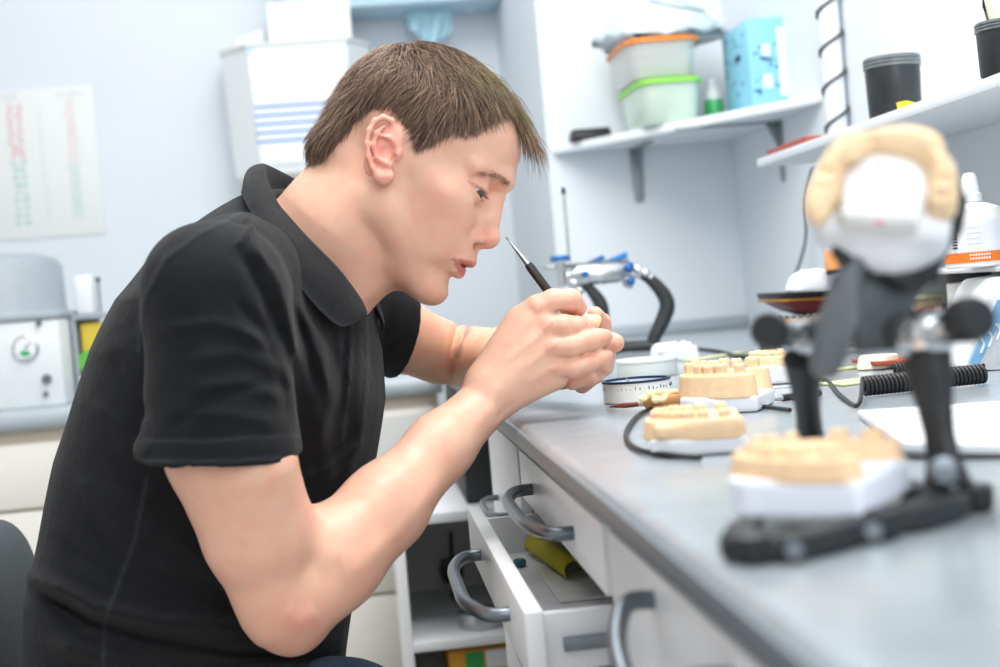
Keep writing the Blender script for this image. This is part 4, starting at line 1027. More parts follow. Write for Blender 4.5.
# lower cast on the frame
q = onZ(806, 532, ZB); rz = radians(52)
lc = np.array([q[0]+.0225, q[1]+.010, ZB+.0098])
lct = T('dental_cast', 'large lower cast, tan teeth on bluish white plaster, in the black articulator', 'dental model', tuple(lc))
ta, ba = cast_parts(w_=.029, l_=.040, tan_h=.009, base_h=.017, tooth_h=.0040, seed=11, gaps=(5, 9), teeth=12)
Mx = place(lc, rz, 1.13)
sdf_obj('teeth_arch', ta, (-.045, -.05, 0), (.045, .06, .06), .0012, STONE, lct, Mx)
sdf_obj('plaster_base', ba, (-.045, -.05, -.002), (.045, .06, .05), .0013, mat('bluish_white_plaster', '#e6ebf6', .75, noise=.03, nscale=80), lct, Mx)
mp = lc+np.array([0, 0, -.0036])
sdf_obj('mounting_plaster', [rbox((0, .01, .004), (.034, .032, .0045), None, .003)], (-.05, -.05, -.01), (.05, .06, .02), .0015, mat('cream_plaster_mount', '#ece8dc', .8, noise=.05, nscale=90), lct, place(mp, rz, 1.0))
# upper cast: palate turned to the camera, standing on edge
uc = Wd(881, 182, .735)
nrm = np.array([-.22, -.76, .62]); nrm /= np.linalg.norm(nrm)       # where the teeth point
upv = CU+CR*.10; upv = upv-nrm*(upv@nrm); upv /= np.linalg.norm(upv); rt = np.cross(upv, nrm)
A = np.eye(4); A[:3, 0] = rt*.9; A[:3, 1] = upv*.9; A[:3, 2] = nrm*.9; A[:3, 3] = uc-nrm*.027-upv*.002+rt*.002
uct = T('dental_cast', 'large upper cast with a white palate, held up on the black articulator', 'dental model', tuple(uc))
ta, ba = cast_parts(w_=.033, l_=.031, tan_h=.012, base_h=.024, tooth_h=.005, seed=13, teeth=14, gaps=(3,))
ta.append(ell((-.035, -.018, .031), (.008, .016, .009), k=.008)); ta.append(ell((-.022, .020, .038), (.009, .011, .006), k=.006)); ta.append(ell((.010, .030, .036), (.020, .010, .008), k=.006))
PALM = mat('white_palate', '#e6e6e6', .7)
sdf_obj('teeth_arch', ta, (-.050, -.06, 0), (.050, .06, .06), .0012, mat('tan_stone_pale', '#e8cba4', .65, noise=.06, nscale=150), uct, A)
sdf_obj('palate', [ell((0, .0, .026), (.026, .028, .011), k=.004), rbox((0, -.014, .026), (.022, .015, .009), None, .004, k=.006)], (-.04, -.06, 0), (.04, .06, .05), .0013, PALM, uct, A)
sdf_obj('plaster_base', [rbox((0, .004, .010), (.039, .033, .014), None, .010, k=.004), ell((.004, -.012, -.004), (.030, .024, .016), k=.012)], (-.05, -.06, -.035), (.05, .06, .05), .0014, PLASTER, uct, A)
q = np.array([0, -.037, .030, 1])@A.T; ell_ = sdf_obj('red_pencil_mark', [ell((0, -.0295, .031), (.003, .001, .0012), k=.001)], (-.01, -.045, .02), (.01, -.02, .04), .0006, mat('red_pencil', '#e0607a', .5), uct, A)

# finish the chair
lathe('seat', [(0, 0), (.20, 0), (.235, .012), (.24, .04), (.21, .065), (0, .07)], (-.30, 1.48, .30), CHM, ch, 48)
BC = Wd(-8, 640, 1.62)
nb_ = 24; V = []; 
bs_ = [ell((-.46, 1.56, .62), (.035, .205, .165), None, k=.01)]
bs_[0] = Prim('u', .01, (lambda p: (lambda q: (np.abs(q)**np.array([2., 3., 3.])).sum(1)**(1/2.6)*.03-.03)(((p-np.array([-.445, 1.60, .545]))/np.array([.042, .215, .155])))), (-.445, 1.60, .545), .3)
sdf_obj('backrest', bs_, (-.55, 1.34, .33), (-.34, 1.86, .78), .006, CHM, ch, None, 2)
tube('back_support', [(-.49, 1.60, .54), (-.51, 1.58, .42), (-.52, 1.54, .31), (-.34, 1.49, .28)], [.012, .014, .014, .02], BLACKM, ch)
tube('gas_column', [(-.30, 1.48, .30), (-.30, 1.48, .09)], [.03, .026], BLACKM, ch, 20, sm=0)
for k in range(5):
    a_ = 2*pi*k/5+.3; tip = np.array([-.30+.27*cos(a_), 1.48+.27*sin(a_), .075])
    lg_ = tube('base_leg', [(-.30, 1.48, .11), (-.30+.14*cos(a_), 1.48+.14*sin(a_), .10), tip], [.024, .018, .014], BLACKM, ch)
    lathe('caster', [(0, -.012), (.026, -.012), (.028, -.008), (.028, .008), (.026, .012), (0, .012)], tip+np.array([0, 0, -.046]), BLACK, lg_, 24, (-sin(a_), cos(a_), 0))

# ------------------------------------------------------------------ the man
man = T('person', 'man in a black polo shirt bending over the bench, carving a small tooth', 'person', (-.25, 1.45, .38))
HS = 1.014/1000; c30, s30, c8, s8 = cos(radians(30)), sin(radians(30)), cos(radians(8)), sin(radians(8))
HO = Wd(406, 160, 1.42)
_f0 = c30*CR-s30*CU; HU = s30*CR+c30*CU
HF = c8*_f0-s8*CF; HL = -c8*CF-s8*_f0
HA = np.array([HF, HU, HL])
def H(f, u, l=0): return HO+(f*HF+u*HU+l*HL)*HS
def toH(p): return (p-HO)@HA.T/HS
def hfu(px, py, l=0):  # photograph pixel and lateral distance to head coordinates
    s_ = 1-l*.001/1.42; px = 500+(px-500)*s_; py = 333+(py-333)*s_
    X = (px-406)*1.014; Y = (160-py)*1.014; a = X*c30-Y*s30
    return np.array([(a+l*s8)/c8, X*s30+Y*c30, l])
def Hp(px, py, l): return H(*hfu(px, py, l))
def he(c, r, op='u', k=8, both=False, rot=None):
    r = np.array(r, float)*HS; A = HA if rot is None else np.array(rot)@HA
    out = [ell(H(*c), r, A, op, k*HS)]
    if both: 
        A2 = A if rot is None else (np.array(rot)*np.array([[1, 1, -1]]*3))@HA
        out.append(ell(H(c[0], c[1], -c[2]), r, A2, op, k*HS))
    return out
def hc(a, b_, r1, r2, op='u', k=8, both=False):
    out = [cone(H(*a), H(*b_), r1*HS, r2*HS, op, k*HS)]
    if both: out.append(cone(H(a[0], a[1], -a[2]), H(b_[0], b_[1], -b_[2]), r1*HS, r2*HS, op, k*HS))
    return out
skull = he((4, 38, 0), (90, 75, 75)) + he((42, 47, 0), (57, 46, 61), k=14) + he((-49, -14, 0), (35, 44, 54), k=18)
head = list(skull)
head += he((92.5, 30, 0), (14, 12, 20), k=14) + hc((93.5, 26, 13), (75, 24, 46), 9, 8.5, k=12, both=True)
head += he((50, -28, 0), (50, 48, 50), k=18) + he((34, -28, 0), (46, 50, 61), k=18)
head += he((66, -16, 34), (25, 20, 21), k=20, both=True) + hc((62, -8, 44), (8, 2, 56), 13, 13, k=22, both=True)
head += hc((4, -12, 57), (20, -56, 49), 13, 13, k=16, both=True) + hc((20, -58, 48), (80, -97, 15), 14, 14, k=16, both=True)
head += he((62, -52, 30), (30, 34, 20), k=20, both=True)
head += he((84, -54, 0), (27.5, 28, 29), k=12)
head += he((88.5, -99, 0), (16.5, 16, 23), k=9) + he((56, -94, 0), (38, 20, 34), k=16)
# nose
head += he((94, -14, 0), (17, 26, 13), k=9) + hc((99.5, 12, 0), (106.0, -8, 0), 7.2, 6, k=9) + hc((106.5, -8, 0), (114.2, -24, 0), 5.8, 7.2, k=5)
head += he((114.8, -26.5, 0), (8.8, 8.6, 9.2), k=4) + hc((115, -32.5, 0), (107, -38, 0), 4.4, 4.4, k=5)
head += he((104.5, -33, 11.5), (8.5, 6.4, 5.4), k=5, both=True)
head += he((108.5, -40.3, 10), (6.5, 4.6, 4.4), 's', 1.5, True)
head += hc((98, -28, 19.5), (92, -38, 21), .8, 1.0, 's', 4, True)
# lips
head += hc((93, -62, 24), (103, -58.5, 13), 3, 4.4, k=5, both=True) + hc((103, -58.5, 13), (108.2, -56.5, 3), 4.4, 5.0, k=4, both=True) + hc((108.2, -56.5, 3), (108.2, -56.5, -3), 5, 5, k=3)
head += hc((92, -64, 22), (99, -69.5, 12), 2.2, 4.2, k=5, both=True) + hc((99, -69.5, 12), (103.2, -71.5, 0), 4.2, 5.8, k=4, both=True)
head += he((109, -63.6, 0), (8, 1.6, 21), 's', 2.0) + hc((97, -63, 22), (92, -63.4, 27), 1.2, .8, 's', 3, True)
head += he((106, -85.5, 0), (5, 4.5, 16), 's', 7)
# eyes
EC = (80.5, 7.5, 31.5)
head += he((103, 12, 30), (15, 11, 17), 's', 12, True) + he((95, -3, 24), (8, 6, 12), 's', 10, True)
head += he(EC, (14.8, 14.6, 15.4), k=5, both=True)
LT = np.array([[1, 0, 0], [0, 1, 0], [0, 0, 1.]])
head += he((93.0, 3.4, 31.5), (15, 3.1, 16.5), 's', 1.0, True, [[1, 0, 0], [0, .985, -.17], [0, .17, .985]])
head += hc((81, 17, 47), (92.5, 20.5, 38), 1.3, 1.4, 's', 4, True) + hc((92.5, 20.5, 38), (98, 17, 22), 1.4, 1.2, 's', 4, True)
# brow folds and ear
def ear(sgn):
    def q(px, py, l): v = hfu(px, py, l) if sgn > 0 else hfu(px, py, l); return (v[0]-(0 if sgn > 0 else (l*s8/c8)), v[1], sgn*l) if sgn < 0 else tuple(v)
    def Q(px, py, l):
        v = hfu(px, py, 78); return (v[0], v[1], sgn*l)
    E = []
    E += he(Q(383, 150, 76), (15, 28, 4.5), k=6, rot=[[c30*0+.94, .34, 0], [-.34, .94, 0], [0, 0, 1]] if False else None)
    hel = [(395, 131, 75), (392, 121, 78), (384, 118, 81), (376, 122, 83), (371, 132, 84.5), (369, 145, 85), (370, 158, 84), (374, 169, 82), (379, 177, 79)]
    P = [Q(*x) for x in hel]
    for i in range(len(P)-1): E += hc(P[i], P[i+1], 2.7, 2.7, k=2.2)
    E += he(Q(384, 176, 78), (8.5, 9, 4), k=5) + hc(Q(379, 177, 79), Q(390, 176, 77), 4, 3.5, k=4)
    # scapha and the hollow inside
    E += he(Q(382, 138, 84.5), (8.5, 15, 4.0), 's', 3)
    E += hc(Q(378, 158, 81.5), Q(374.5, 146, 83), 2.5, 2.6, k=2.5) + hc(Q(374.5, 146, 83), Q(378, 134, 83), 2.6, 2.2, k=2.5) + hc(Q(378, 134, 83), Q(385, 127, 81), 2.2, 1.6, k=2.5)
    E += hc(Q(378, 136, 82), Q(390, 138.5, 80), 2.0, 1.8, k=2.5)
    E += he(Q(388, 152, 83), (8.5, 9.5, 8), 's', 2.5) + he(Q(387, 143, 82), (7, 3, 5), 's', 2)
    E += hc(Q(378, 159, 81), Q(387, 164, 80), 2.7, 3.0, k=3) + hc(Q(387, 164, 80), Q(390, 166, 79), 3, 2.6, k=3)
    E += he(Q(397.5, 155, 75.5), (3.4, 6, 3.8), k=3)
    E += he(Q(393, 158, 77), (2.6, 4, 5), 's', 2)
    return E
head += ear(1) + ear(-1)

P_ = Wd
def ch_(pts, k=.012): # chain of (px, py, d, r)
    return [cone(P_(*a[:3]), P_(*b_[:3]), a[3], b_[3], 'u', k) for a, b_ in zip(pts[:-1], pts[1:])]
neck = ch_([(374, 186, 1.425, .061), (343, 230, 1.43, .0655), (300, 295, 1.44, .052)], .02)
neck += [cone(P_(368, 200, 1.375), P_(338, 300, 1.40), .012, .011, 'u', .022), cone(P_(388, 258, 1.42), P_(345, 296, 1.42), .022, .020, 'u', .03)]
neck += [cone(P_(376, 278, 1.405), P_(352, 294, 1.402), .010, .009, 'u', .012)]
NSD = 1.20
torso_in = ch_([(270, 300, 1.45, .10), (235, 420, 1.45, .115), (205, 560, 1.45, .115), (195, 700, 1.45, .12)], .03)
torso_in += ch_([(275, 300, 1.43, .055), (228, 300, 1.28, .040), (216, 304, NSD+.010, .041)], .012) + ch_([(290, 290, 1.46, .06), (322, 296, 1.56, .048)], .03)
near_arm = ch_([(216, 304, NSD+.010, .041), (220, 370, 1.208, .047), (227, 450, 1.215, .0530)], .005) + ch_([(227, 450, 1.215, .0530), (260, 535, 1.23, .0490), (283, 598, 1.245, .0405)], .008)
near_arm += ch_([(292, 596, 1.245, .044), (330, 560, 1.262, .0445), (385, 506, 1.30, .0375), (440, 447, 1.345, .0300), (486, 402, 1.383, .0255)], .018)
near_arm += [cone(P_(290, 626, 1.25), P_(293, 632, 1.25), .018, .013, 'u', .03), cone(P_(318, 598, 1.235), P_(400, 520, 1.295), .016, .012, 'u', .02),
             cone(P_(262, 470, 1.19), P_(278, 540, 1.21), .026, .016, 'u', .03)]
# right hand: wrist, back of the hand, four fingers and the thumb
hd = 1.386
def hand_pt(px, py, dz=0): return P_(px, py, hd+dz)
MC = {'i': (538, 307, -.006), 'm': (546, 325, -.010), 'r': (550, 346, -.010), 'p': (553, 367, -.006)}
rh = []
for kf, (x, y, z) in MC.items():
    rh.append(cone(hand_pt(494, 388 if kf != 'i' else 380, 0), hand_pt(x, y, z+.004), .0215, .0128, 'u', .014))
rh += [ell(hand_pt(520, 360, .004), (.036, .028, .0145), [(CR*.62+CU*.78), (CR*.78-CU*.62), CF], 'u', .014)]
rh += [cone(hand_pt(490, 380, .004), hand_pt(520, 322, .006), .015, .014, 'u', .018), cone(hand_pt(505, 398, .002), hand_pt(556, 378, .004), .014, .012, 'u', .012)]
fingers_r = {
 'i': [(538, 307, -.006, .0118), (553, 300, -.006, .0106), (571, 300, .0, .0106), (577, 307, .016, .0092), (569, 314, .030, .0082)],
 'm': [(546, 325, -.009, .0118), (564, 325, -.011, .0100), (576, 326, -.004, .0097), (585, 327, .008, .0088), (588, 326, .022, .0078)],
 'r': [(550, 346, -.010, .0118), (570, 346, -.013, .0104), (588, 341, -.008, .0100), (599, 338, .002, .0090), (605, 337, .016, .0080)],
 'p': [(553, 367, -.006, .0110), (572, 367, -.010, .0092), (588, 363, -.007, .0088), (600, 358, .0, .0080), (606, 356, .010, .0072)]}
for kf, L in fingers_r.items():
    cs = [cone(hand_pt(*a[:3]), hand_pt(*b_[:3]), a[3], b_[3], 'u', .004 if n else .008) for n, (a, b_) in enumerate(zip(L[:-1], L[1:]))]
    def fin(p, cs=cs):
        f = cs[0].fn(p)
        for c_ in cs[1:]: f = smin(f, c_.fn(p), .004)
        return f
    rh.append(Prim('u', .0022, fin, hand_pt(L[2][0], L[2][1], L[2][2]), .055))
rh += [cone(hand_pt(503, 378, .020), hand_pt(540, 345, .038), .015, .0125, 'u', .012), cone(hand_pt(540, 345, .038), hand_pt(560, 326, .040), .0115, .0105, 'u', .004), cone(hand_pt(560, 326, .040), hand_pt(574, 318, .034), .0100, .0085, 'u', .003)]
# left arm and hand
far_arm = ch_([(322, 296, 1.56, .048), (400, 336, 1.67, .0410), (440, 352, 1.735, .0405)], .015)
far_arm += ch_([(462, 356, 1.75, .0385), (500, 358, 1.66, .0345), (560, 364, 1.53, .0250)], .008)
lh = [cone(P_(560, 364, 1.53), P_(585, 360, 1.475), .024, .020, 'u', .015), ell(P_(584, 362, 1.475), (.026, .020, .026), [CR, CU, CF], 'u', .012)]
lhd = 1.44
fl_ = {'thumb': [(585, 352, .03, .013), (598, 347, .002, .0115), (608, 343, -.010, .0112), (615, 343, -.014, .0096)],
       'index': [(590, 352, .045, .011), (604, 336, .040, .0095), (602, 322, .024, .0088), (595, 314, .004, .0080)],
       'middle': [(592, 366, .035, .011), (606, 356, .020, .0095), (606, 352, .0, .0088), (598, 350, -.006, .0080)],
       'ring': [(588, 376, .03, .011), (604, 366, .016, .0095), (602, 364, -.002, .0088), (590, 364, -.010, .0078)],
       'little': [(582, 384, .02, .010), (596, 374, .006, .0088), (588, 378, -.012, .0080), (572, 383, -.018, .0074)]}
for kf, L in fl_.items():
    cs = [cone(P_(a[0], a[1], lhd+a[2]), P_(b_[0], b_[1], lhd+b_[2]), a[3], b_[3], 'u', .004) for a, b_ in zip(L[:-1], L[1:])]
    def fin(p, cs=cs):
        f = cs[0].fn(p)
        for c_ in cs[1:]: f = smin(f, c_.fn(p), .004)
        return f
    lh.append(Prim('u', .0035, fin, P_(L[2][0], L[2][1], lhd+L[2][2]), .05))

def seg_d(px, py, pts):
    best = np.full(len(px), 1e9); tt = np.zeros(len(px)); N = len(pts)-1
    for i in range(N):
        a = np.array(pts[i], float); b_ = np.array(pts[i+1], float); ab = b_-a; h = np.clip(((px-a[0])*ab[0]+(py-a[1])*ab[1])/(ab@ab), 0, 1)
        d = np.hypot(px-a[0]-h*ab[0], py-a[1]-h*ab[1]); m = d < best; best = np.where(m, d, best); tt = np.where(m, (i+h)/N, tt)
    return best, tt
def ridges(p, f, R_, far):
    q = p-CO; d = q@CF; px = 500+FPX*(q@CR)/d; py = 333.5-FPX*(q@CU)/d
    x0, x1, y0, y1 = px.min(), px.max(), py.min(), py.max(); m = d < far
    for pts, w_, amp in R_:
        xs = [t[0] for t in pts]; ys = [t[1] for t in pts]
        if max(xs)+3*w_ < x0 or min(xs)-3*w_ > x1 or max(ys)+3*w_ < y0 or min(ys)-3*w_ > y1: continue
        dd, t = seg_d(px, py, pts)
        f = f-np.where(m, amp*np.exp(-(dd/w_)**2)*np.minimum(1, 6*np.minimum(t, 1-t)+.15), 0)
    return f
SK = [ # creases, tendons and knuckles of the skin: line, width, height
 ([(545, 306), (520, 330), (505, 350)], 4, .0010), ([(550, 326), (520, 350), (505, 362)], 4, .0011), ([(552, 347), (525, 368)], 4, .0009), ([(553, 367), (528, 385)], 4, .0007),
 ([(536, 305), (541, 309)], 6, .0016), ([(546, 324), (550, 327)], 6, .0018), ([(550, 345), (554, 348)], 6, .0018), ([(553, 366), (557, 369)], 6, .0016),
 ([(571, 294), (575, 303)], 3, .0007), ([(588, 333), (592, 345)], 2.5, .0006), ([(601, 332), (604, 344)], 1.6, -.0008), ([(612, 336), (613, 350)], 1.6, -.0006),
 ([(300, 560), (330, 575), (345, 570)], 14, -.0016), ([(282, 612), (300, 622), (318, 612)], 10, .0022),
 ([(340, 585), (400, 530), (450, 470)], 9, .0016), ([(350, 520), (420, 455)], 12, .0012), ([(470, 430), (490, 408), (500, 380)], 6, .0010), ([(495, 420), (510, 404)], 3, -.0010),
 ([(459, 322), (452, 348), (448, 380)], 3.0, -.005)]
body_pr = torso_in+neck+head+near_arm+far_arm+rh+lh
blo = np.array([-.62, .95, .40]); 
allp = np.array([pp_.c for pp_ in body_pr]); allr = np.array([pp_.R for pp_ in body_pr])
blo = (allp-allr[:, None]).min(0)-.01; bhi = (allp+allr[:, None]).max(0)+.01
def bpost(p, f): return ridges(p, f, SK, 1.80)
import time as _t; _t0 = _t.time()
V, Q = nets(body_pr, blo, bhi, BODY_H if 'BODY_H' in globals() else .00165, bpost)
V = relax(V, Q, 1)
print('body', len(V), _t.time()-_t0)

# skin colour that varies over the body: lips, ears, cheeks, knuckles, brows, scalp, ink
def sm(x, a, b_): t = np.clip((x-a)/(b_-a), 0, 1); return t*t*(3-2*t)
q = toH(V); qf, qu, ql = q.T; la = np.abs(ql)
cam_ = V-CO; dd_ = cam_@CF; vx = 500+FPX*(cam_@CR)/dd_; vy = 333.5-FPX*(cam_@CU)/dd_
lin = lambda h: np.array(srgb(h)[:3])
base = np.tile(lin('#e3b39b'), (len(V), 1))
def blend(col, w_):
    global base
    base = base*(1-w_[:, None])+lin(col)[None]*w_[:, None]
ishead = (qf > -100) & (qf < 130) & (qu > -122) & (qu < 125) & (la < 95) & (vy < 330)
hd_ = ishead.astype(float)
blend('#d98f80', hd_*.38*np.exp(-(((qf-66)/24)**2+((qu+28)/22)**2))*(la > 25))
blend('#d98878', hd_*.5*np.exp(-(((qf-112)/12)**2+((qu+30)/12)**2)))
eq = hfu(382, 150, 78); blend('#db7f77', hd_*.62*sm(la, 73, 78)*np.exp(-(((qf-eq[0])/30)**2+((qu-eq[1])/40)**2)))
blend('#d4836f', hd_*.35*np.exp(-(((qf-88)/14)**2+((qu-14)/9)**2))*(la > 10))
up = 1-np.clip(np.abs(qu+58+.12*la)/(5.6*(1-.8*np.clip(la/25, 0, 1)**2)), 0, 1)**3; up *= sm(qf, 91, 96)*(1-sm(la, 22, 25))*(qu > -63.6)
lo_ = 1-np.clip(np.abs(qu+69.4-.16*la)/(6.4*(1-.8*np.clip(la/24, 0, 1)**2)), 0, 1)**3; lo_ *= sm(qf, 89, 94)*(1-sm(la, 20, 24))*(qu <= -63.6)
blend('#b8655f', hd_*np.clip(up, 0, 1)*.9); blend('#bf6763', hd_*np.clip(lo_, 0, 1)*.9)
blend('#b06a5c', hd_*.7*(np.abs(qu+63.6) < 1.6)*(qf > 90)*(la < 27))
blend('#c9a08c', hd_*.25*sm(-qu, 62, 84)*sm(qf, 30, 60)*(1-sm(la, 50, 60)))       # faint shaved stubble
blend('#c9a08c', hd_*.2*np.exp(-((qu+45)/6)**2)*sm(qf, 98, 106)*(la < 20))
blend('#7d3f35', hd_*.9*np.exp(-(((qf-108)/5.5)**2+((qu+40.5)/3.2)**2+((la-10)/4)**2)))  # shade inside the nostrils, painted into the skin tone
lid = np.hypot((qu-3.4-(la-31.5)*.17)/3.7, (la-31.5)/16.5); blend('#8a5c4e', hd_*.45*(np.abs(lid-1) < .3)*(qf > 76)*(qu > 0)*(qu < 11)*(qu > 3.4+(la-31.5)*.17))
HLf = [-120, -92, -76, -60, -55, -51, -47, -41, -34, -20, -10, -3, 4, 12, 18, 24, 29, 34, 40, 50, 61, 64, 69, 74, 80, 130]
HLu = [-64, -63, -62, -54, -40, -24, 0, 16, 24, 30, 28, 22, 24, 18, 6, -2, 7, 20, 33, 41, 45, 60, 77, 85, 92, 92]
def hairline(f, l):
    a = np.interp(f, HLf, HLu); c = np.interp(f, [50, 66, 90, 130], [56, 78, 75, 75]); t = np.clip((17-np.abs(l))/7, 0, 1)
    return a*(1-t)+np.minimum(a, c)*t
hl = hairline(qf, ql)
scalp = hd_*sm(qu-hl, 1, 9)*(la < 77)
blend('#5d4a38', scalp*.85)
# knuckles and fingertips a little redder, elbow and wrist
kn_ = np.zeros(len(V))
for (x, y, r) in ((538, 306, 9), (547, 325, 9), (552, 346, 9), (556, 368, 8), (573, 299, 8), (581, 313, 6), (590, 340, 8), (592, 362, 7), (586, 328, 7), (605, 338, 7), (618, 343, 9), (606, 357, 7), (604, 323, 7)):
    kn_ = np.maximum(kn_, np.exp(-((vx-x)**2+(vy-y)**2)/r**2))
blend('#dc8576', kn_*.28*(dd_ > 1.3)*(vx > 480))
blend('#d98a7a', .5*np.exp(-(((vx-295)/34)**2+((vy-622)/26)**2)))
blend('#d99e86', .35*np.exp(-(((vx-400)/60)**2+((vy-560)/60)**2)))
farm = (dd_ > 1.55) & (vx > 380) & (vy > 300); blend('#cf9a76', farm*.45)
dt, tt = seg_d(vx, vy, [(470, 323), (466, 334), (461, 345), (457, 357)])
ink = np.exp(-(dt/(2.2+1.6*np.sin(tt*9)))**2); blend('#6f6a60', farm*.75*ink*(vx > 455)*(vx < 480))
SKIN = bpy.data.materials.new('skin'); SKIN.use_nodes = True; nt = SKIN.node_tree; bs = nt.nodes['Principled BSDF']
an = nt.nodes.new('ShaderNodeAttribute'); an.attribute_name = 'tone'; tc = nt.nodes.new('ShaderNodeTexCoord')
n1 = nt.nodes.new('ShaderNodeTexNoise'); n1.inputs['Scale'].default_value = 70; n1.inputs['Detail'].default_value = 6; nt.links.new(tc.outputs['Object'], n1.inputs['Vector'])
mr = nt.nodes.new('ShaderNodeMapRange'); mr.inputs[1].default_value = .3; mr.inputs[2].default_value = .7; mr.inputs[3].default_value = .90; mr.inputs[4].default_value = 1.06
nt.links.new(n1.outputs['Fac'], mr.inputs[0]); mx = nt.nodes.new('ShaderNodeMix'); mx.data_type = 'RGBA'; mx.blend_type = 'MULTIPLY'; mx.inputs[0].default_value = 1
nt.links.new(an.outputs['Color'], mx.inputs[6]); cb_ = nt.nodes.new('ShaderNodeCombineColor')
cb_.inputs[0].default_value = 1
nt.links.new(mr.outputs[0], cb_.inputs[1]); nt.links.new(mr.outputs[0], cb_.inputs[2]); nt.links.new(cb_.outputs[0], mx.inputs[7]); nt.links.new(mx.outputs[2], bs.inputs['Base Color'])
bs.inputs['Roughness'].default_value = .46; bs.inputs['Subsurface Weight'].default_value = .18; bs.inputs['Subsurface Radius'].default_value = (1, .3, .15); bs.inputs['Subsurface Scale'].default_value = .006
n2 = nt.nodes.new('ShaderNodeTexNoise'); n2.inputs['Scale'].default_value = 900; n2.inputs['Detail'].default_value = 3; nt.links.new(tc.outputs['Object'], n2.inputs['Vector'])
bp = nt.nodes.new('ShaderNodeBump'); bp.inputs['Strength'].default_value = .18; bp.inputs['Distance'].default_value = .0006; nt.links.new(n2.outputs['Fac'], bp.inputs['Height']); nt.links.new(bp.outputs[0], bs.inputs['Normal'])
body = mobj('body', V, Q, SKIN, man); attr(body, 'tone', base, 'C')
BV, BQ = V, Q

# eyes
EYE = bpy.data.materials.new('eyeball'); EYE.use_nodes = True; nt = EYE.node_tree; bs = nt.nodes['Principled BSDF']
an = nt.nodes.new('ShaderNodeAttribute'); an.attribute_name = 'tone'; nt.links.new(an.outputs['Color'], bs.inputs['Base Color']); bs.inputs['Roughness'].default_value = .12
for sg in (1, -1):
    bm = bmesh.new(); bmesh.ops.create_uvsphere(bm, u_segments=40, v_segments=28, radius=13.1)
    vs = np.array([v.co[:] for v in bm.verts]); fc = [[v.index for v in f.verts] for f in bm.faces]; bm.free()
    gaze = np.array([.84, -.46, .40 if sg > 0 else -.05]); gaze /= np.linalg.norm(gaze); ca = vs@gaze/13.1; ang = np.degrees(np.arccos(np.clip(ca, -1, 1)))
    col = np.tile(lin('#cfc2ba'), (len(vs), 1)); col[ang < 33] = lin('#5a5038'); col[(ang >= 29) & (ang < 33)] = lin('#3a3830'); col[ang < 11] = lin('#0a0a0a')
    w_ = H(*EC[:2], EC[2]*sg)+(vs@HA)*HS
    e = mobj('eye', w_, fc, EYE, man); attr(e, 'tone', col, 'C')

# ------------------------------------------------------------------ polo shirt
TD = 1.455
TY = [200, 228, 260, 300, 350, 400, 460, 540, 600, 667, 760, 830]
TC = [268, 256, 247, 239, 234, 226, 212, 198, 187, 182, 180, 180]
TX = [40, 68, 100, 121, 139, 150, 156, 160, 164, 160, 158, 150]
TW = [.05, .085, .125, .155, .160, .158, .152, .150, .152, .158, .165, .16]
S_ = 1.42/FPX
def torso(p):
    q = p-CO; a = q@CR; v = -(q@CU)/S_+333.5; w_ = q@CF-TD
    cx = (np.interp(v, TY, TC)-500)*S_; hx = np.interp(v, TY, TX)*S_; hw = np.interp(v, TY, TW)
    n = 2.35; r = ((np.abs(a-cx)/hx)**n+(np.abs(w_)/hw)**n)**(1/n)
    f = (r-1)*np.minimum(hx, hw)*.92
    f = smax(f, (205-v)*S_, .04)
    return smax(f, (v-800)*S_, .03)
shirt = [Prim('u', .01, torso, Wd(230, 480, TD), .60)]
def sleeve(a, b_, r1, r2, cut_n):
    c1 = cone(a, b_, r1, r2)
    def fn(p): return np.maximum(c1.fn(p), (p-b_)@cut_n)
    return fn
sa, sb = Wd(215, 292, NSD+.008), Wd(221, 452, 1.212)
nn = (Wd(226, 452, 1.212)-Wd(224, 285, NSD)); nn /= np.linalg.norm(nn); nn2 = nn+CR*.0
up_cone = ch_([(262, 272, 1.43, .068), (236, 278, 1.31, .055), (215, 290, NSD+.012, .0550)], .035)
shirt += ch_([(222, 330, 1.240, .045), (284, 375, 1.335, .048), (312, 405, 1.38, .05)], .035)
shirt += up_cone
slv = cone(sa, Wd(222, 480, 1.212), .0580, .0720)
shirt.append(Prim('u', .03, lambda p: np.maximum(slv.fn(p), (p-sb)@nn), (sa+sb)/2, .17))
fa_a, fa_b = Wd(315, 290, 1.56), Wd(398, 332, 1.655)
fn_ = fa_b-fa_a; fn_ /= np.linalg.norm(fn_); fcut = fn_*.75+CR*.5+CU*.15; fcut /= np.linalg.norm(fcut)
shirt += ch_([(290, 275, 1.47, .085), (320, 292, 1.56, .062)], .03)
fsl = cone(fa_a, Wd(425, 343, 1.69), .060, .056)
shirt.append(Prim('u', .02, lambda p: np.maximum(fsl.fn(p), (p-fa_b)@fcut), (fa_a+fa_b)/2, .14))
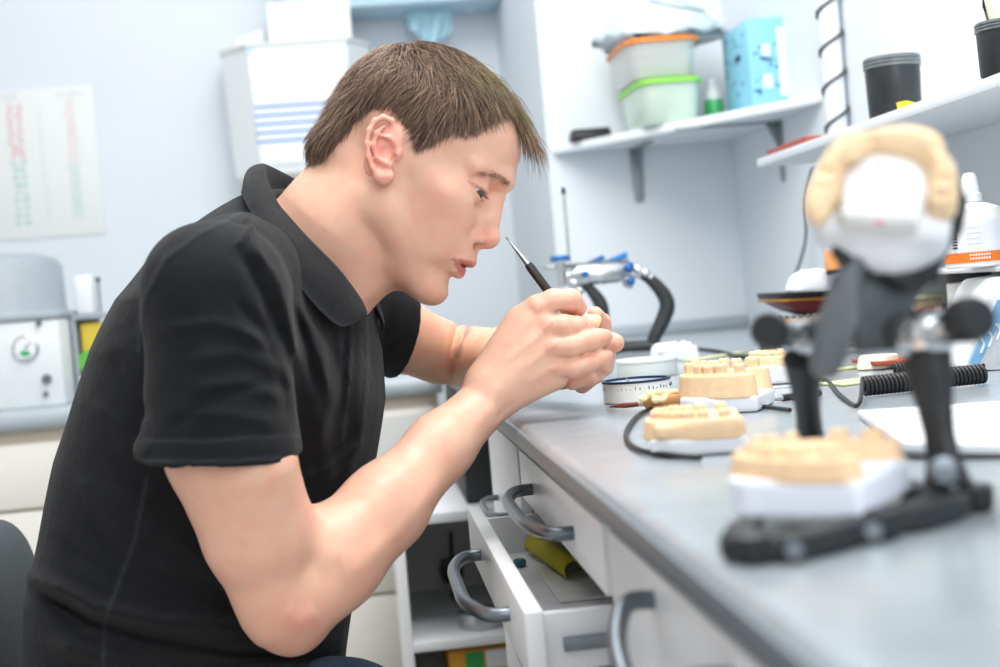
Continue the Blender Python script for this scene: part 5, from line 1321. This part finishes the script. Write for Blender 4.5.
# open ends of the sleeves, the neck hole
s0_ = Wd(222, 428, 1.21); slv_in = cone(sa, Wd(222, 520, 1.214), .0520, .0690)
shirt.append(Prim('s', .003, lambda p: np.maximum(slv_in.fn(p), -(p-s0_)@nn), Wd(222, 460, 1.21), .11))
shirt.append(cone(Wd(385, 324, 1.64), Wd(440, 348, 1.70), .050, .052, 's', .003))
shirt.append(cone(Wd(308, 262, 1.43), Wd(370, 190, 1.42), .064, .075, 's', .01))
SF = [ # folds and seams of the shirt: line, width, height
 ([(243, 212), (200, 232), (165, 258), (143, 300), (138, 350)], 3.2, .0016),          # armhole seam over the shoulder
 ([(246, 214), (252, 225), (236, 250)], 4, .003), ([(250, 238), (275, 275), (292, 320), (300, 370)], 6, .0050), ([(262, 250), (290, 300), (308, 350), (318, 390)], 7, -.0045),
 ([(240, 252), (262, 292), (283, 345)], 6, -.0040), ([(270, 262), (310, 330), (330, 400)], 7, .0040),
 ([(143, 440), (200, 441), (260, 437), (299, 435)], 1.4, -.0008), ([(143, 452), (220, 452), (299, 448)], 7, .0004),
 ([(185, 360), (240, 352), (290, 372)], 8, .0022), ([(190, 388), (245, 384), (295, 402)], 8, .0022), ([(230, 320), (270, 350), (293, 392)], 7, .0024), ([(180, 410), (230, 415), (280, 424)], 7, .0018),
 ([(147, 478), (135, 540), (105, 620), (103, 667)], 1.2, .0008),                       # side seam
 ([(40, 590), (90, 622), (150, 640), (230, 655), (330, 655)], 8, -.014), ([(30, 575), (90, 606), (160, 622), (260, 630)], 9, .010), ([(45, 640), (120, 662), (250, 680)], 11, .008),
 ([(100, 480), (150, 520), (200, 560), (250, 590)], 10, .0030), ([(80, 520), (130, 560), (190, 590), (260, 612)], 9, -.0032), ([(110, 440), (160, 470), (190, 480)], 10, .002),
 ([(150, 500), (200, 505), (235, 530)], 9, -.002), ([(90, 400), (130, 440), (150, 455)], 9, .002),
 ([(352, 322), (350, 380), (343, 440)], 2, .0016), ([(367, 318), (368, 380), (362, 440)], 2, .0016), ([(360, 320), (359, 440)], 7, .0022), ([(330, 330), (340, 380), (335, 430)], 7, -.003),
 ([(312, 380), (322, 440), (330, 480)], 8, .003), ([(375, 380), (360, 440), (345, 480)], 6, .003), ([(300, 480), (330, 470), (365, 440)], 7, .0035)]
rs = np.random.RandomState(4); WV = [(rs.randn(3)*s_, rs.rand()*6, a_) for s_, a_ in ((9, .0018), (9, .0016), (16, .0012), (16, .0011), (30, .0007), (34, .0006))]
SF = [(a_, b__, c_*(1.6 if b__ > 3.5 else 1)) for a_, b__, c_ in SF]
SF += [([(160, 330), (215, 322), (275, 345)], 6, .003), ([(170, 430), (215, 395), (280, 380)], 5, -.003), ([(235, 300), (262, 330), (280, 370), (288, 420)], 6, -.004), ([(70, 470), (120, 520), (160, 540)], 9, .004), ([(60, 540), (120, 580), (190, 610)], 8, -.004), ([(200, 480), (240, 540), (262, 600)], 9, .004), ([(110, 350), (128, 400), (150, 420)], 8, -.003), ([(320, 340), (330, 400), (318, 450)], 6, .004), ([(345, 330), (343, 420)], 4, -.003), ([(150, 560), (210, 575), (260, 600)], 7, .004), ([(60, 620), (130, 645), (220, 667)], 7, -.004)]
def spost(p, f):
    f = ridges(p, f, SF, 1.46)
    g_ = 0
    for k_, ph, a_ in WV: g_ = g_+a_*np.sin(p@k_+ph)
    return f+g_
allp = np.array([pp_.c for pp_ in shirt if pp_.op == 'u']); allr = np.array([pp_.R for pp_ in shirt if pp_.op == 'u'])
slo = np.array([-.66, .93, .38]); shi = np.array([.16, 1.85, 1.12])
def shell(p, f): return spost(p, f)
V, Q = nets(shirt, slo, shi, .0026, shell); V = relax(V, Q, 1)
print('shirt', len(V), _t.time()-_t0)
cam_ = V-CO; dd_ = cam_@CF; vx = 500+FPX*(cam_@CR)/dd_; vy = 333.5-FPX*(cam_@CU)/dd_
wear = np.zeros(len(V))
for pts, w_, amp in SF:
    if w_ < 3.5: d_, _ = seg_d(vx, vy, pts); wear = np.maximum(wear, .6*np.exp(-(d_/1.9)**2)*(dd_ < 1.45))
d_, _ = seg_d(vx, vy, [(143, 461), (220, 461), (300, 457)]); wear = np.maximum(wear, .7*np.exp(-(d_/2.)**2)*(dd_ < 1.3))
CLOTH = bpy.data.materials.new('black_pique_cotton'); CLOTH.use_nodes = True; nt = CLOTH.node_tree; bs = nt.nodes['Principled BSDF']
an = nt.nodes.new('ShaderNodeAttribute'); an.attribute_name = 'wear'; tc = nt.nodes.new('ShaderNodeTexCoord')
n1 = nt.nodes.new('ShaderNodeTexNoise'); n1.inputs['Scale'].default_value = 14; n1.inputs['Detail'].default_value = 8; n1.inputs['Roughness'].default_value = .7; nt.links.new(tc.outputs['Object'], n1.inputs['Vector'])
m1 = nt.nodes.new('ShaderNodeMix'); m1.data_type = 'RGBA'; m1.inputs[6].default_value = srgb('#0c0d10'); m1.inputs[7].default_value = srgb('#1a1c20'); nt.links.new(n1.outputs['Fac'], m1.inputs[0])
m2 = nt.nodes.new('ShaderNodeMix'); m2.data_type = 'RGBA'; m2.inputs[7].default_value = srgb('#33373d'); nt.links.new(m1.outputs[2], m2.inputs[6]); nt.links.new(an.outputs['Fac'], m2.inputs[0])
nt.links.new(m2.outputs[2], bs.inputs['Base Color']); bs.inputs['Roughness'].default_value = .9; bs.inputs['Specular IOR Level'].default_value = .25
bs.inputs['Sheen Weight'].default_value = .06; bs.inputs['Sheen Roughness'].default_value = .5
n2 = nt.nodes.new('ShaderNodeTexNoise'); n2.inputs['Scale'].default_value = 1100; nt.links.new(tc.outputs['Object'], n2.inputs['Vector'])
bp = nt.nodes.new('ShaderNodeBump'); bp.inputs['Strength'].default_value = .5; bp.inputs['Distance'].default_value = .0008; nt.links.new(n2.outputs['Fac'], bp.inputs['Height'])
n3 = nt.nodes.new('ShaderNodeTexNoise'); n3.inputs['Scale'].default_value = 26; n3.inputs['Detail'].default_value = 5; nt.links.new(tc.outputs['Object'], n3.inputs['Vector'])
b2 = nt.nodes.new('ShaderNodeBump'); b2.inputs['Strength'].default_value = .32; b2.inputs['Distance'].default_value = .012; nt.links.new(n3.outputs['Fac'], b2.inputs['Height']); nt.links.new(bp.outputs[0], b2.inputs['Normal']); nt.links.new(b2.outputs[0], bs.inputs['Normal'])
sh_o = mobj('polo_shirt', V, Q, CLOTH, man); attr(sh_o, 'wear', wear)
# collar: folded strip round the neck
fold = [(361, 300, 1.366), (350, 283, 1.354), (336, 265, 1.346), (309, 238, 1.34), (290, 217, 1.344), (279, 204, 1.351), (270, 186, 1.369), (265, 172, 1.394), (264, 166, 1.43), (268, 166, 1.46), (285, 174, 1.492), (305, 186, 1.505), (330, 212, 1.512), (352, 250, 1.505), (368, 285, 1.48), (372, 302, 1.45)]
edge = [(364, 312, 1.346), (344, 325, 1.317), (326, 316, 1.307), (296, 282, 1.294), (277, 252, 1.29), (264, 230, 1.297), (254, 216, 1.317), (247, 203, 1.357), (244, 197, 1.425), (246, 197, 1.475), (262, 205, 1.525), (285, 218, 1.55), (318, 245, 1.56), (352, 285, 1.545), (378, 318, 1.5), (380, 330, 1.455)]
stand = [(362, 312, 1.376), (345, 300, 1.366), (325, 282, 1.362), (303, 258, 1.360), (287, 240, 1.364), (277, 228, 1.370), (270, 214, 1.385), (266, 202, 1.405), (265, 198, 1.430), (268, 198, 1.455), (284, 205, 1.482), (305, 218, 1.495), (328, 243, 1.50), (346, 276, 1.492), (362, 305, 1.470), (368, 318, 1.445)]
fo, ed, sd = [smooth_path([Wd(*p) for p in L], 5) for L in (fold, edge, stand)]
n = len(fo); rows = []
for t in (0, .25, .5, .75): rows.append([s_*(1-t)+f_*t for s_, f_ in zip(sd, fo)])
ctr = Wd(325, 245, 1.43)
nc_ = []
for i in range(n):
    o_ = fo[i]-ctr; o_ /= np.linalg.norm(o_); nc_.append(fo[i]+o_*.0015)
rows.append(nc_)
for t in (.06, .2, .4, .6, .8, .95, 1.0):
    R_ = []
    for i in range(n):
        o_ = fo[i]-ctr; o_ /= np.linalg.norm(o_); bul = .010*sin(pi*min(t*1.1, 1))+.003*t; R_.append(fo[i]*(1-t)+ed[i]*t+o_*(bul+.001))
    rows.append(R_)
V = [p for r in rows for p in r]; Fc = []
for j in range(len(rows)-1):
    for i in range(n-1): Fc.append([j*n+i, j*n+i+1, (j+1)*n+i+1, (j+1)*n+i])
col = mobj('collar', V, Fc, CLOTH, sh_o); md = col.modifiers.new('t', 'SOLIDIFY'); md.thickness = .0026; md.offset = 0
md = col.modifiers.new('s', 'SUBSURF'); md.levels = 1; md.render_levels = 1
wv_ = [0.]*(len(V)-n)+[.8]*n; attr(col, 'wear', wv_)
for (x, y) in ((360, 345), (358, 395)):
    lathe('button', [(0, 0), (.0052, 0), (.0055, .001), (.0050, .002), (.003, .0016), (0, .0016)], Wd(x, y, 1.40), BLACK, sh_o, 18, -CF)

# jeans and shoes
JE = mat('dark_blue_denim', '#2b3c50', .85, noise=.25, nscale=120, bump=.5, bscale=500)
je = ch_([(200, 735, 1.47, .12), (225, 750, 1.39, .10), (340, 750, 1.37, .082), (440, 800, 1.37, .066)], .03)
kn1 = Wd(440, 800, 1.37); kn2 = kn1+np.array([-.03, .22, -.01])
je += [cone(Wd(225, 745, 1.52), kn2+np.array([-.09, 0, 0]), .105, .080, 'u', .03), cone(kn2+np.array([-.09, 0, 0]), kn2, .080, .064, 'u', .03)]
an1 = np.array([kn1[0]-.10, kn1[1], .12]); an2 = np.array([kn2[0]-.10, kn2[1], .12])
je += [cone(kn1, an1, .064, .046, 'u', .02), cone(kn2, an2, .064, .046, 'u', .02)]
ap_ = np.array([x.c for x in je]); ar_ = np.array([x.R for x in je])
jo = sdf_obj('jeans', je, (ap_-ar_[:, None]).min(0)-.01, (ap_+ar_[:, None]).max(0)+.01, .006, JE, man, None, 2)
for a_ in (an1, an2):
    g_ = np.array([a_[0], a_[1], 0]); so = sdf_obj('shoe', [ell(g_+[.07, 0, .035], (.135, .048, .036), k=.01), cone(g_+[0, 0, .05], g_+[0, 0, .11], .044, .044, k=.02), rbox(g_+[.065, 0, .012], (.14, .048, .012), None, .01, k=.004)], g_+[-.12, -.08, -.005], g_+[.24, .08, .18], .004, BLACKM, man)

# ------------------------------------------------------------------ tool and crown in the hands
tl = T('carving_tool', 'thin carving tool with a pointed steel tip and black handle held in the right hand', 'carving tool', tuple(Wd(530, 265, 1.41)))
t0, t1, t2, t3 = Wd(507, 238, 1.408), Wd(528, 264, 1.409), Wd(531, 268, 1.409), Wd(563, 311, 1.416)
dr_ = (t3-t0)/np.linalg.norm(t3-t0)
tube('steel_tip', [t0, t0+(t1-t0)*.12, t0+(t1-t0)*.5, t1], [.0014, .0008, .0022, .0032], STEEL, tl, 14)
lathe('ball_end', [(0, -.0016), (.0012, -.001), (.0016, 0), (.0012, .001), (0, .0016)], t0, STEEL, tl, 12)
tube('black_handle', [t1, t2, t2+(t3-t2)*.5, t3-dr_*.004], [.0040, .0046, .0046, .0044], mat('brown_black_handle', '#2c2523', .4, noise=.2), tl, 16, sm=0)
tube('lower_ferrule', [t3-dr_*.004, t3+dr_*.004, Wd(572, 322, 1.418), Wd(582, 326, 1.419)], [.0035, .0028, .0016, .0010], STEEL, tl, 12)
cw = Wd(592, 322, 1.418)
cr = sdf_obj('tooth_crown', [ell(cw, (.0085, .0075, .008), k=.002), ell(cw+CR*.005+CU*.003, (.0045, .004, .004), k=.003), ell(cw-CR*.004+CU*.004, (.004, .004, .004), k=.003), ell(cw+CU*.009, (.0022, .002, .002), None, 's', .002)], cw-.016, cw+.016, .0008, mat('cream_crown', '#f3dfae', .35, noise=.05))
tag(cr, 'small cream tooth crown pinched between the fingers', 'tooth crown')

# ------------------------------------------------------------------ hair and brows
rs = np.random.RandomState(7)
fq = BV[BQ]; fn = np.cross(fq[:, 1]-fq[:, 0], fq[:, 2]-fq[:, 0]); ar = np.linalg.norm(fn, axis=1); fn /= ar[:, None]+1e-12; fc_ = fq.mean(1)
hq = toH(fc_); hn = fn@HA.T
fl1 = hairline(hq[:, 0], hq[:, 2])
ok = (hq[:, 1]-fl1 > rs.rand(len(hq))*5) & (np.abs(hq[:, 2]) < 76.5) & (hq[:, 0] > -110) & (hq[:, 0] < 112) & (hq[:, 1] < 125)
ok &= ~((np.abs(hq[:, 2]) > 71) & (hq[:, 0] > -32) & (hq[:, 0] < 4) & (hq[:, 1] < 28))
def skull_d(p):
    w_ = HO+(p@HA)*HS; return field(skull, w_)/HS
def grow(idx, L, width, seed, nst=8, kind='hair'):
    r = np.random.RandomState(seed); n = len(idx)
    p = hq[idx]+r.randn(n, 3)*.6; N_ = hn[idx]; N_ /= np.linalg.norm(N_, axis=1)[:, None]
    P = [p.copy()]; f, u, l = p.T; sg = np.sign(l)
    top = sm(u, 62, 92)*sm(f, -75, -30)
    fr = sm(f, 20, 75)*sm(u, 40, 70)
    side_ = sm(np.abs(l), 13, 20)*sm(f, 30, 45)*sm(u, 55, 70)
    w_ = np.maximum(top, fr)
    jit = r.randn(n, 3)*.20; cl = np.sin(f*.21+r.rand()*6)*np.sin(u*.17+l*.11)     # loose clumps
    d = np.stack([-.10+.0*f+w_*1.05+.45*sm(f, 20, 50)*(1-w_), -1+.0*u+w_*.70, -.0*sg+.42*sg*w_*(1-fr*.6)], 1)+jit+cl[:, None]*np.array([.32, .08, .2])
    d /= np.linalg.norm(d, axis=1)[:, None]
    hgt = (2.0+12.5*sm(u-hairline(f, l), 4, 50))*(.35+.75*r.rand(n)**.7)
    cur = N_*.55+d*.6; cur /= np.linalg.norm(cur, axis=1)[:, None]; st = (L/nst)[:, None]
    for k in range(nst):
        t = k/nst
        dn = d.copy(); dn[:, 1] -= (.25+.75*fr)*(1-.85*side_)*t*1.1; dn /= np.linalg.norm(dn, axis=1)[:, None]
        cur = cur*.55+dn*.45; cur /= np.linalg.norm(cur, axis=1)[:, None]
        p = p+cur*st
        e = .8; D = skull_d(p); G = np.stack([skull_d(p+np.array([e, 0, 0]))-D, skull_d(p+np.array([0, e, 0]))-D, skull_d(p+np.array([0, 0, e]))-D], 1)/e
        want = hgt*min(1, (t+.3)*1.6); lowm = np.maximum(.6, want*.55); free = (fr > .3) & (p[:, 0] > 88)
        push = np.where(D < lowm, lowm-D, 0)+np.where((D > want) & ~free, (want-D)*.5, 0)
        p = p+G/np.maximum(np.linalg.norm(G, axis=1), .3)[:, None]*push[:, None]
        P.append(p.copy())
    return np.stack(P, 1)
def strands_mesh(name, P, width, colr, parent, m):
    n, k, _ = P.shape; W_ = HO+(P.reshape(-1, 3)@HA)*HS; W_ = W_.reshape(n, k, 3)
    Tn = np.gradient(W_, axis=1); Tn /= np.linalg.norm(Tn, axis=2)[..., None]+1e-12
    a = np.cross(Tn, np.array([.3, .5, .81])); a /= np.linalg.norm(a, axis=2)[..., None]+1e-12; b_ = np.cross(Tn, a)
    tap = (1-np.linspace(0, 1, k)**2.2*.85)[None, :, None]*width[:, None, None]
    V = np.stack([W_+tap*(cos(t)*a+sin(t)*b_) for t in (0, 2*pi/3, 4*pi/3)], 2).reshape(-1, 3)
    base_ = (np.arange(n)*k*3)[:, None, None]; j = (np.arange(k-1)*3)[None, :, None]; s3 = np.arange(3)[None, None, :]; s4 = (s3+1) % 3
    q_ = np.stack([base_+j+s3, base_+j+s4, base_+j+3+s4, base_+j+3+s3], -1).reshape(-1, 4)
    o = mobj(name, V, q_, m, parent); attr(o, 'tone', np.repeat(colr, k*3, axis=0), 'C'); return o
HM = bpy.data.materials.new('brown_hair'); HM.use_nodes = True; nt = HM.node_tree; bs = nt.nodes['Principled BSDF']
an = nt.nodes.new('ShaderNodeAttribute'); an.attribute_name = 'tone'; nt.links.new(an.outputs['Color'], bs.inputs['Base Color']); bs.inputs['Roughness'].default_value = .42
cand = np.where(ok)[0]; pr_ = ar[cand]/ar[cand].sum(); NH = 21000
idx = rs.choice(cand, NH, p=pr_); r_ = rs.rand(NH)
f, u, l = hq[idx].T; hl_ = hairline(f, l)
L = (9+24*sm(u-hl_, 0, 40)+14*sm(f, 0, 60)*sm(u, 65, 90))*(.6+.6*rs.rand(NH))
fringe = (f > 45) & (u > 66) & (np.abs(l) < 19); L = np.where(fringe, 38+18*rs.rand(NH), L)
L = np.where((f > 22) & (np.abs(l) > 17), np.minimum(L, 7+5*rs.rand(NH)+np.maximum(u-hl_, 0)*.72), L)
L = np.where((f > 52) & (np.abs(l) > 16), np.minimum(L, 5+3*rs.rand(NH)+np.maximum(u-hl_, 0)*.35), L)
P = grow(idx, L, None, 3)
c0, c1, c2 = lin('#45332a'), lin('#a88a72'), lin('#8a8650')
olive = sm(u, 75, 105)*sm(f, -20, 20)*(rs.rand(NH) > .45)
colr = c0+(c1-c0)*(r_**1.3)[:, None]; colr = colr*(1-.6*olive[:, None])+c2*.6*olive[:, None]
cl_ = .78+.44*(.5+.5*np.sin(f*.33+np.sin(u*.21)*2+l*.25))*(.6+.4*rs.rand(NH)); colr = colr*cl_[:, None]*1.12
hair = strands_mesh('hair', P, (.20+.16*rs.rand(NH))*HS, colr, man, HM)
# brows, one arch over each eye, and upper lashes
for sg in (1, -1):
    bl = []
    a = [(hfu(505, 187, 10)), (hfu(499, 181, 22)), (hfu(489, 176, 34)), (hfu(474, 174, 47))]
    a = np.array([[x[0], x[1], sg*x[2]] for x in a]); n = 320; t = rs.rand(n)
    c = np.stack([np.interp(t*3, range(4), a[:, i]) for i in range(3)], 1)+rs.randn(n, 3)*np.array([.5, 1.9, .5])
    D = field(head[:14], HO+(c@HA)*HS)/HS
    pushd = np.stack([np.full(n, .8), np.full(n, .1), np.full(n, .6*sg)], 1); pushd /= np.linalg.norm(pushd, axis=1)[:, None]
    for _ in range(4): D = field(head, HO+(c@HA)*HS)/HS; c = c-pushd*D[:, None]
    dr = np.stack([-.45+.0*t, .25-.5*t, (.8)*sg+.0*t], 1)+rs.randn(n, 3)*.15; dr /= np.linalg.norm(dr, axis=1)[:, None]
    bl.append(np.stack([c, c+dr*2.2+pushd*.7, c+dr*5+pushd*.8], 1))
    n = 34; t = rs.rand(n); ang = (t-.5)*2; c = np.stack([EC[0]+14.4*np.cos(ang*.9), 5.8+.0*t, sg*(EC[2]+0+14*np.sin(ang*.9))], 1)
    dr = np.stack([np.cos(ang), -.55+.0*t, sg*np.sin(ang)], 1); bl.append(np.stack([c, c+dr*3, c+dr*4.5+np.array([0, .6, 0])], 1))
    for nm_, P in (('eyebrow', bl[0]), ('eyelashes', bl[1])): strands_mesh(nm_, P, np.full(len(P), .12)*HS, np.tile(lin('#8d6f59' if nm_ == 'eyebrow' else '#4a382c'), (len(P), 1)), man, HM)
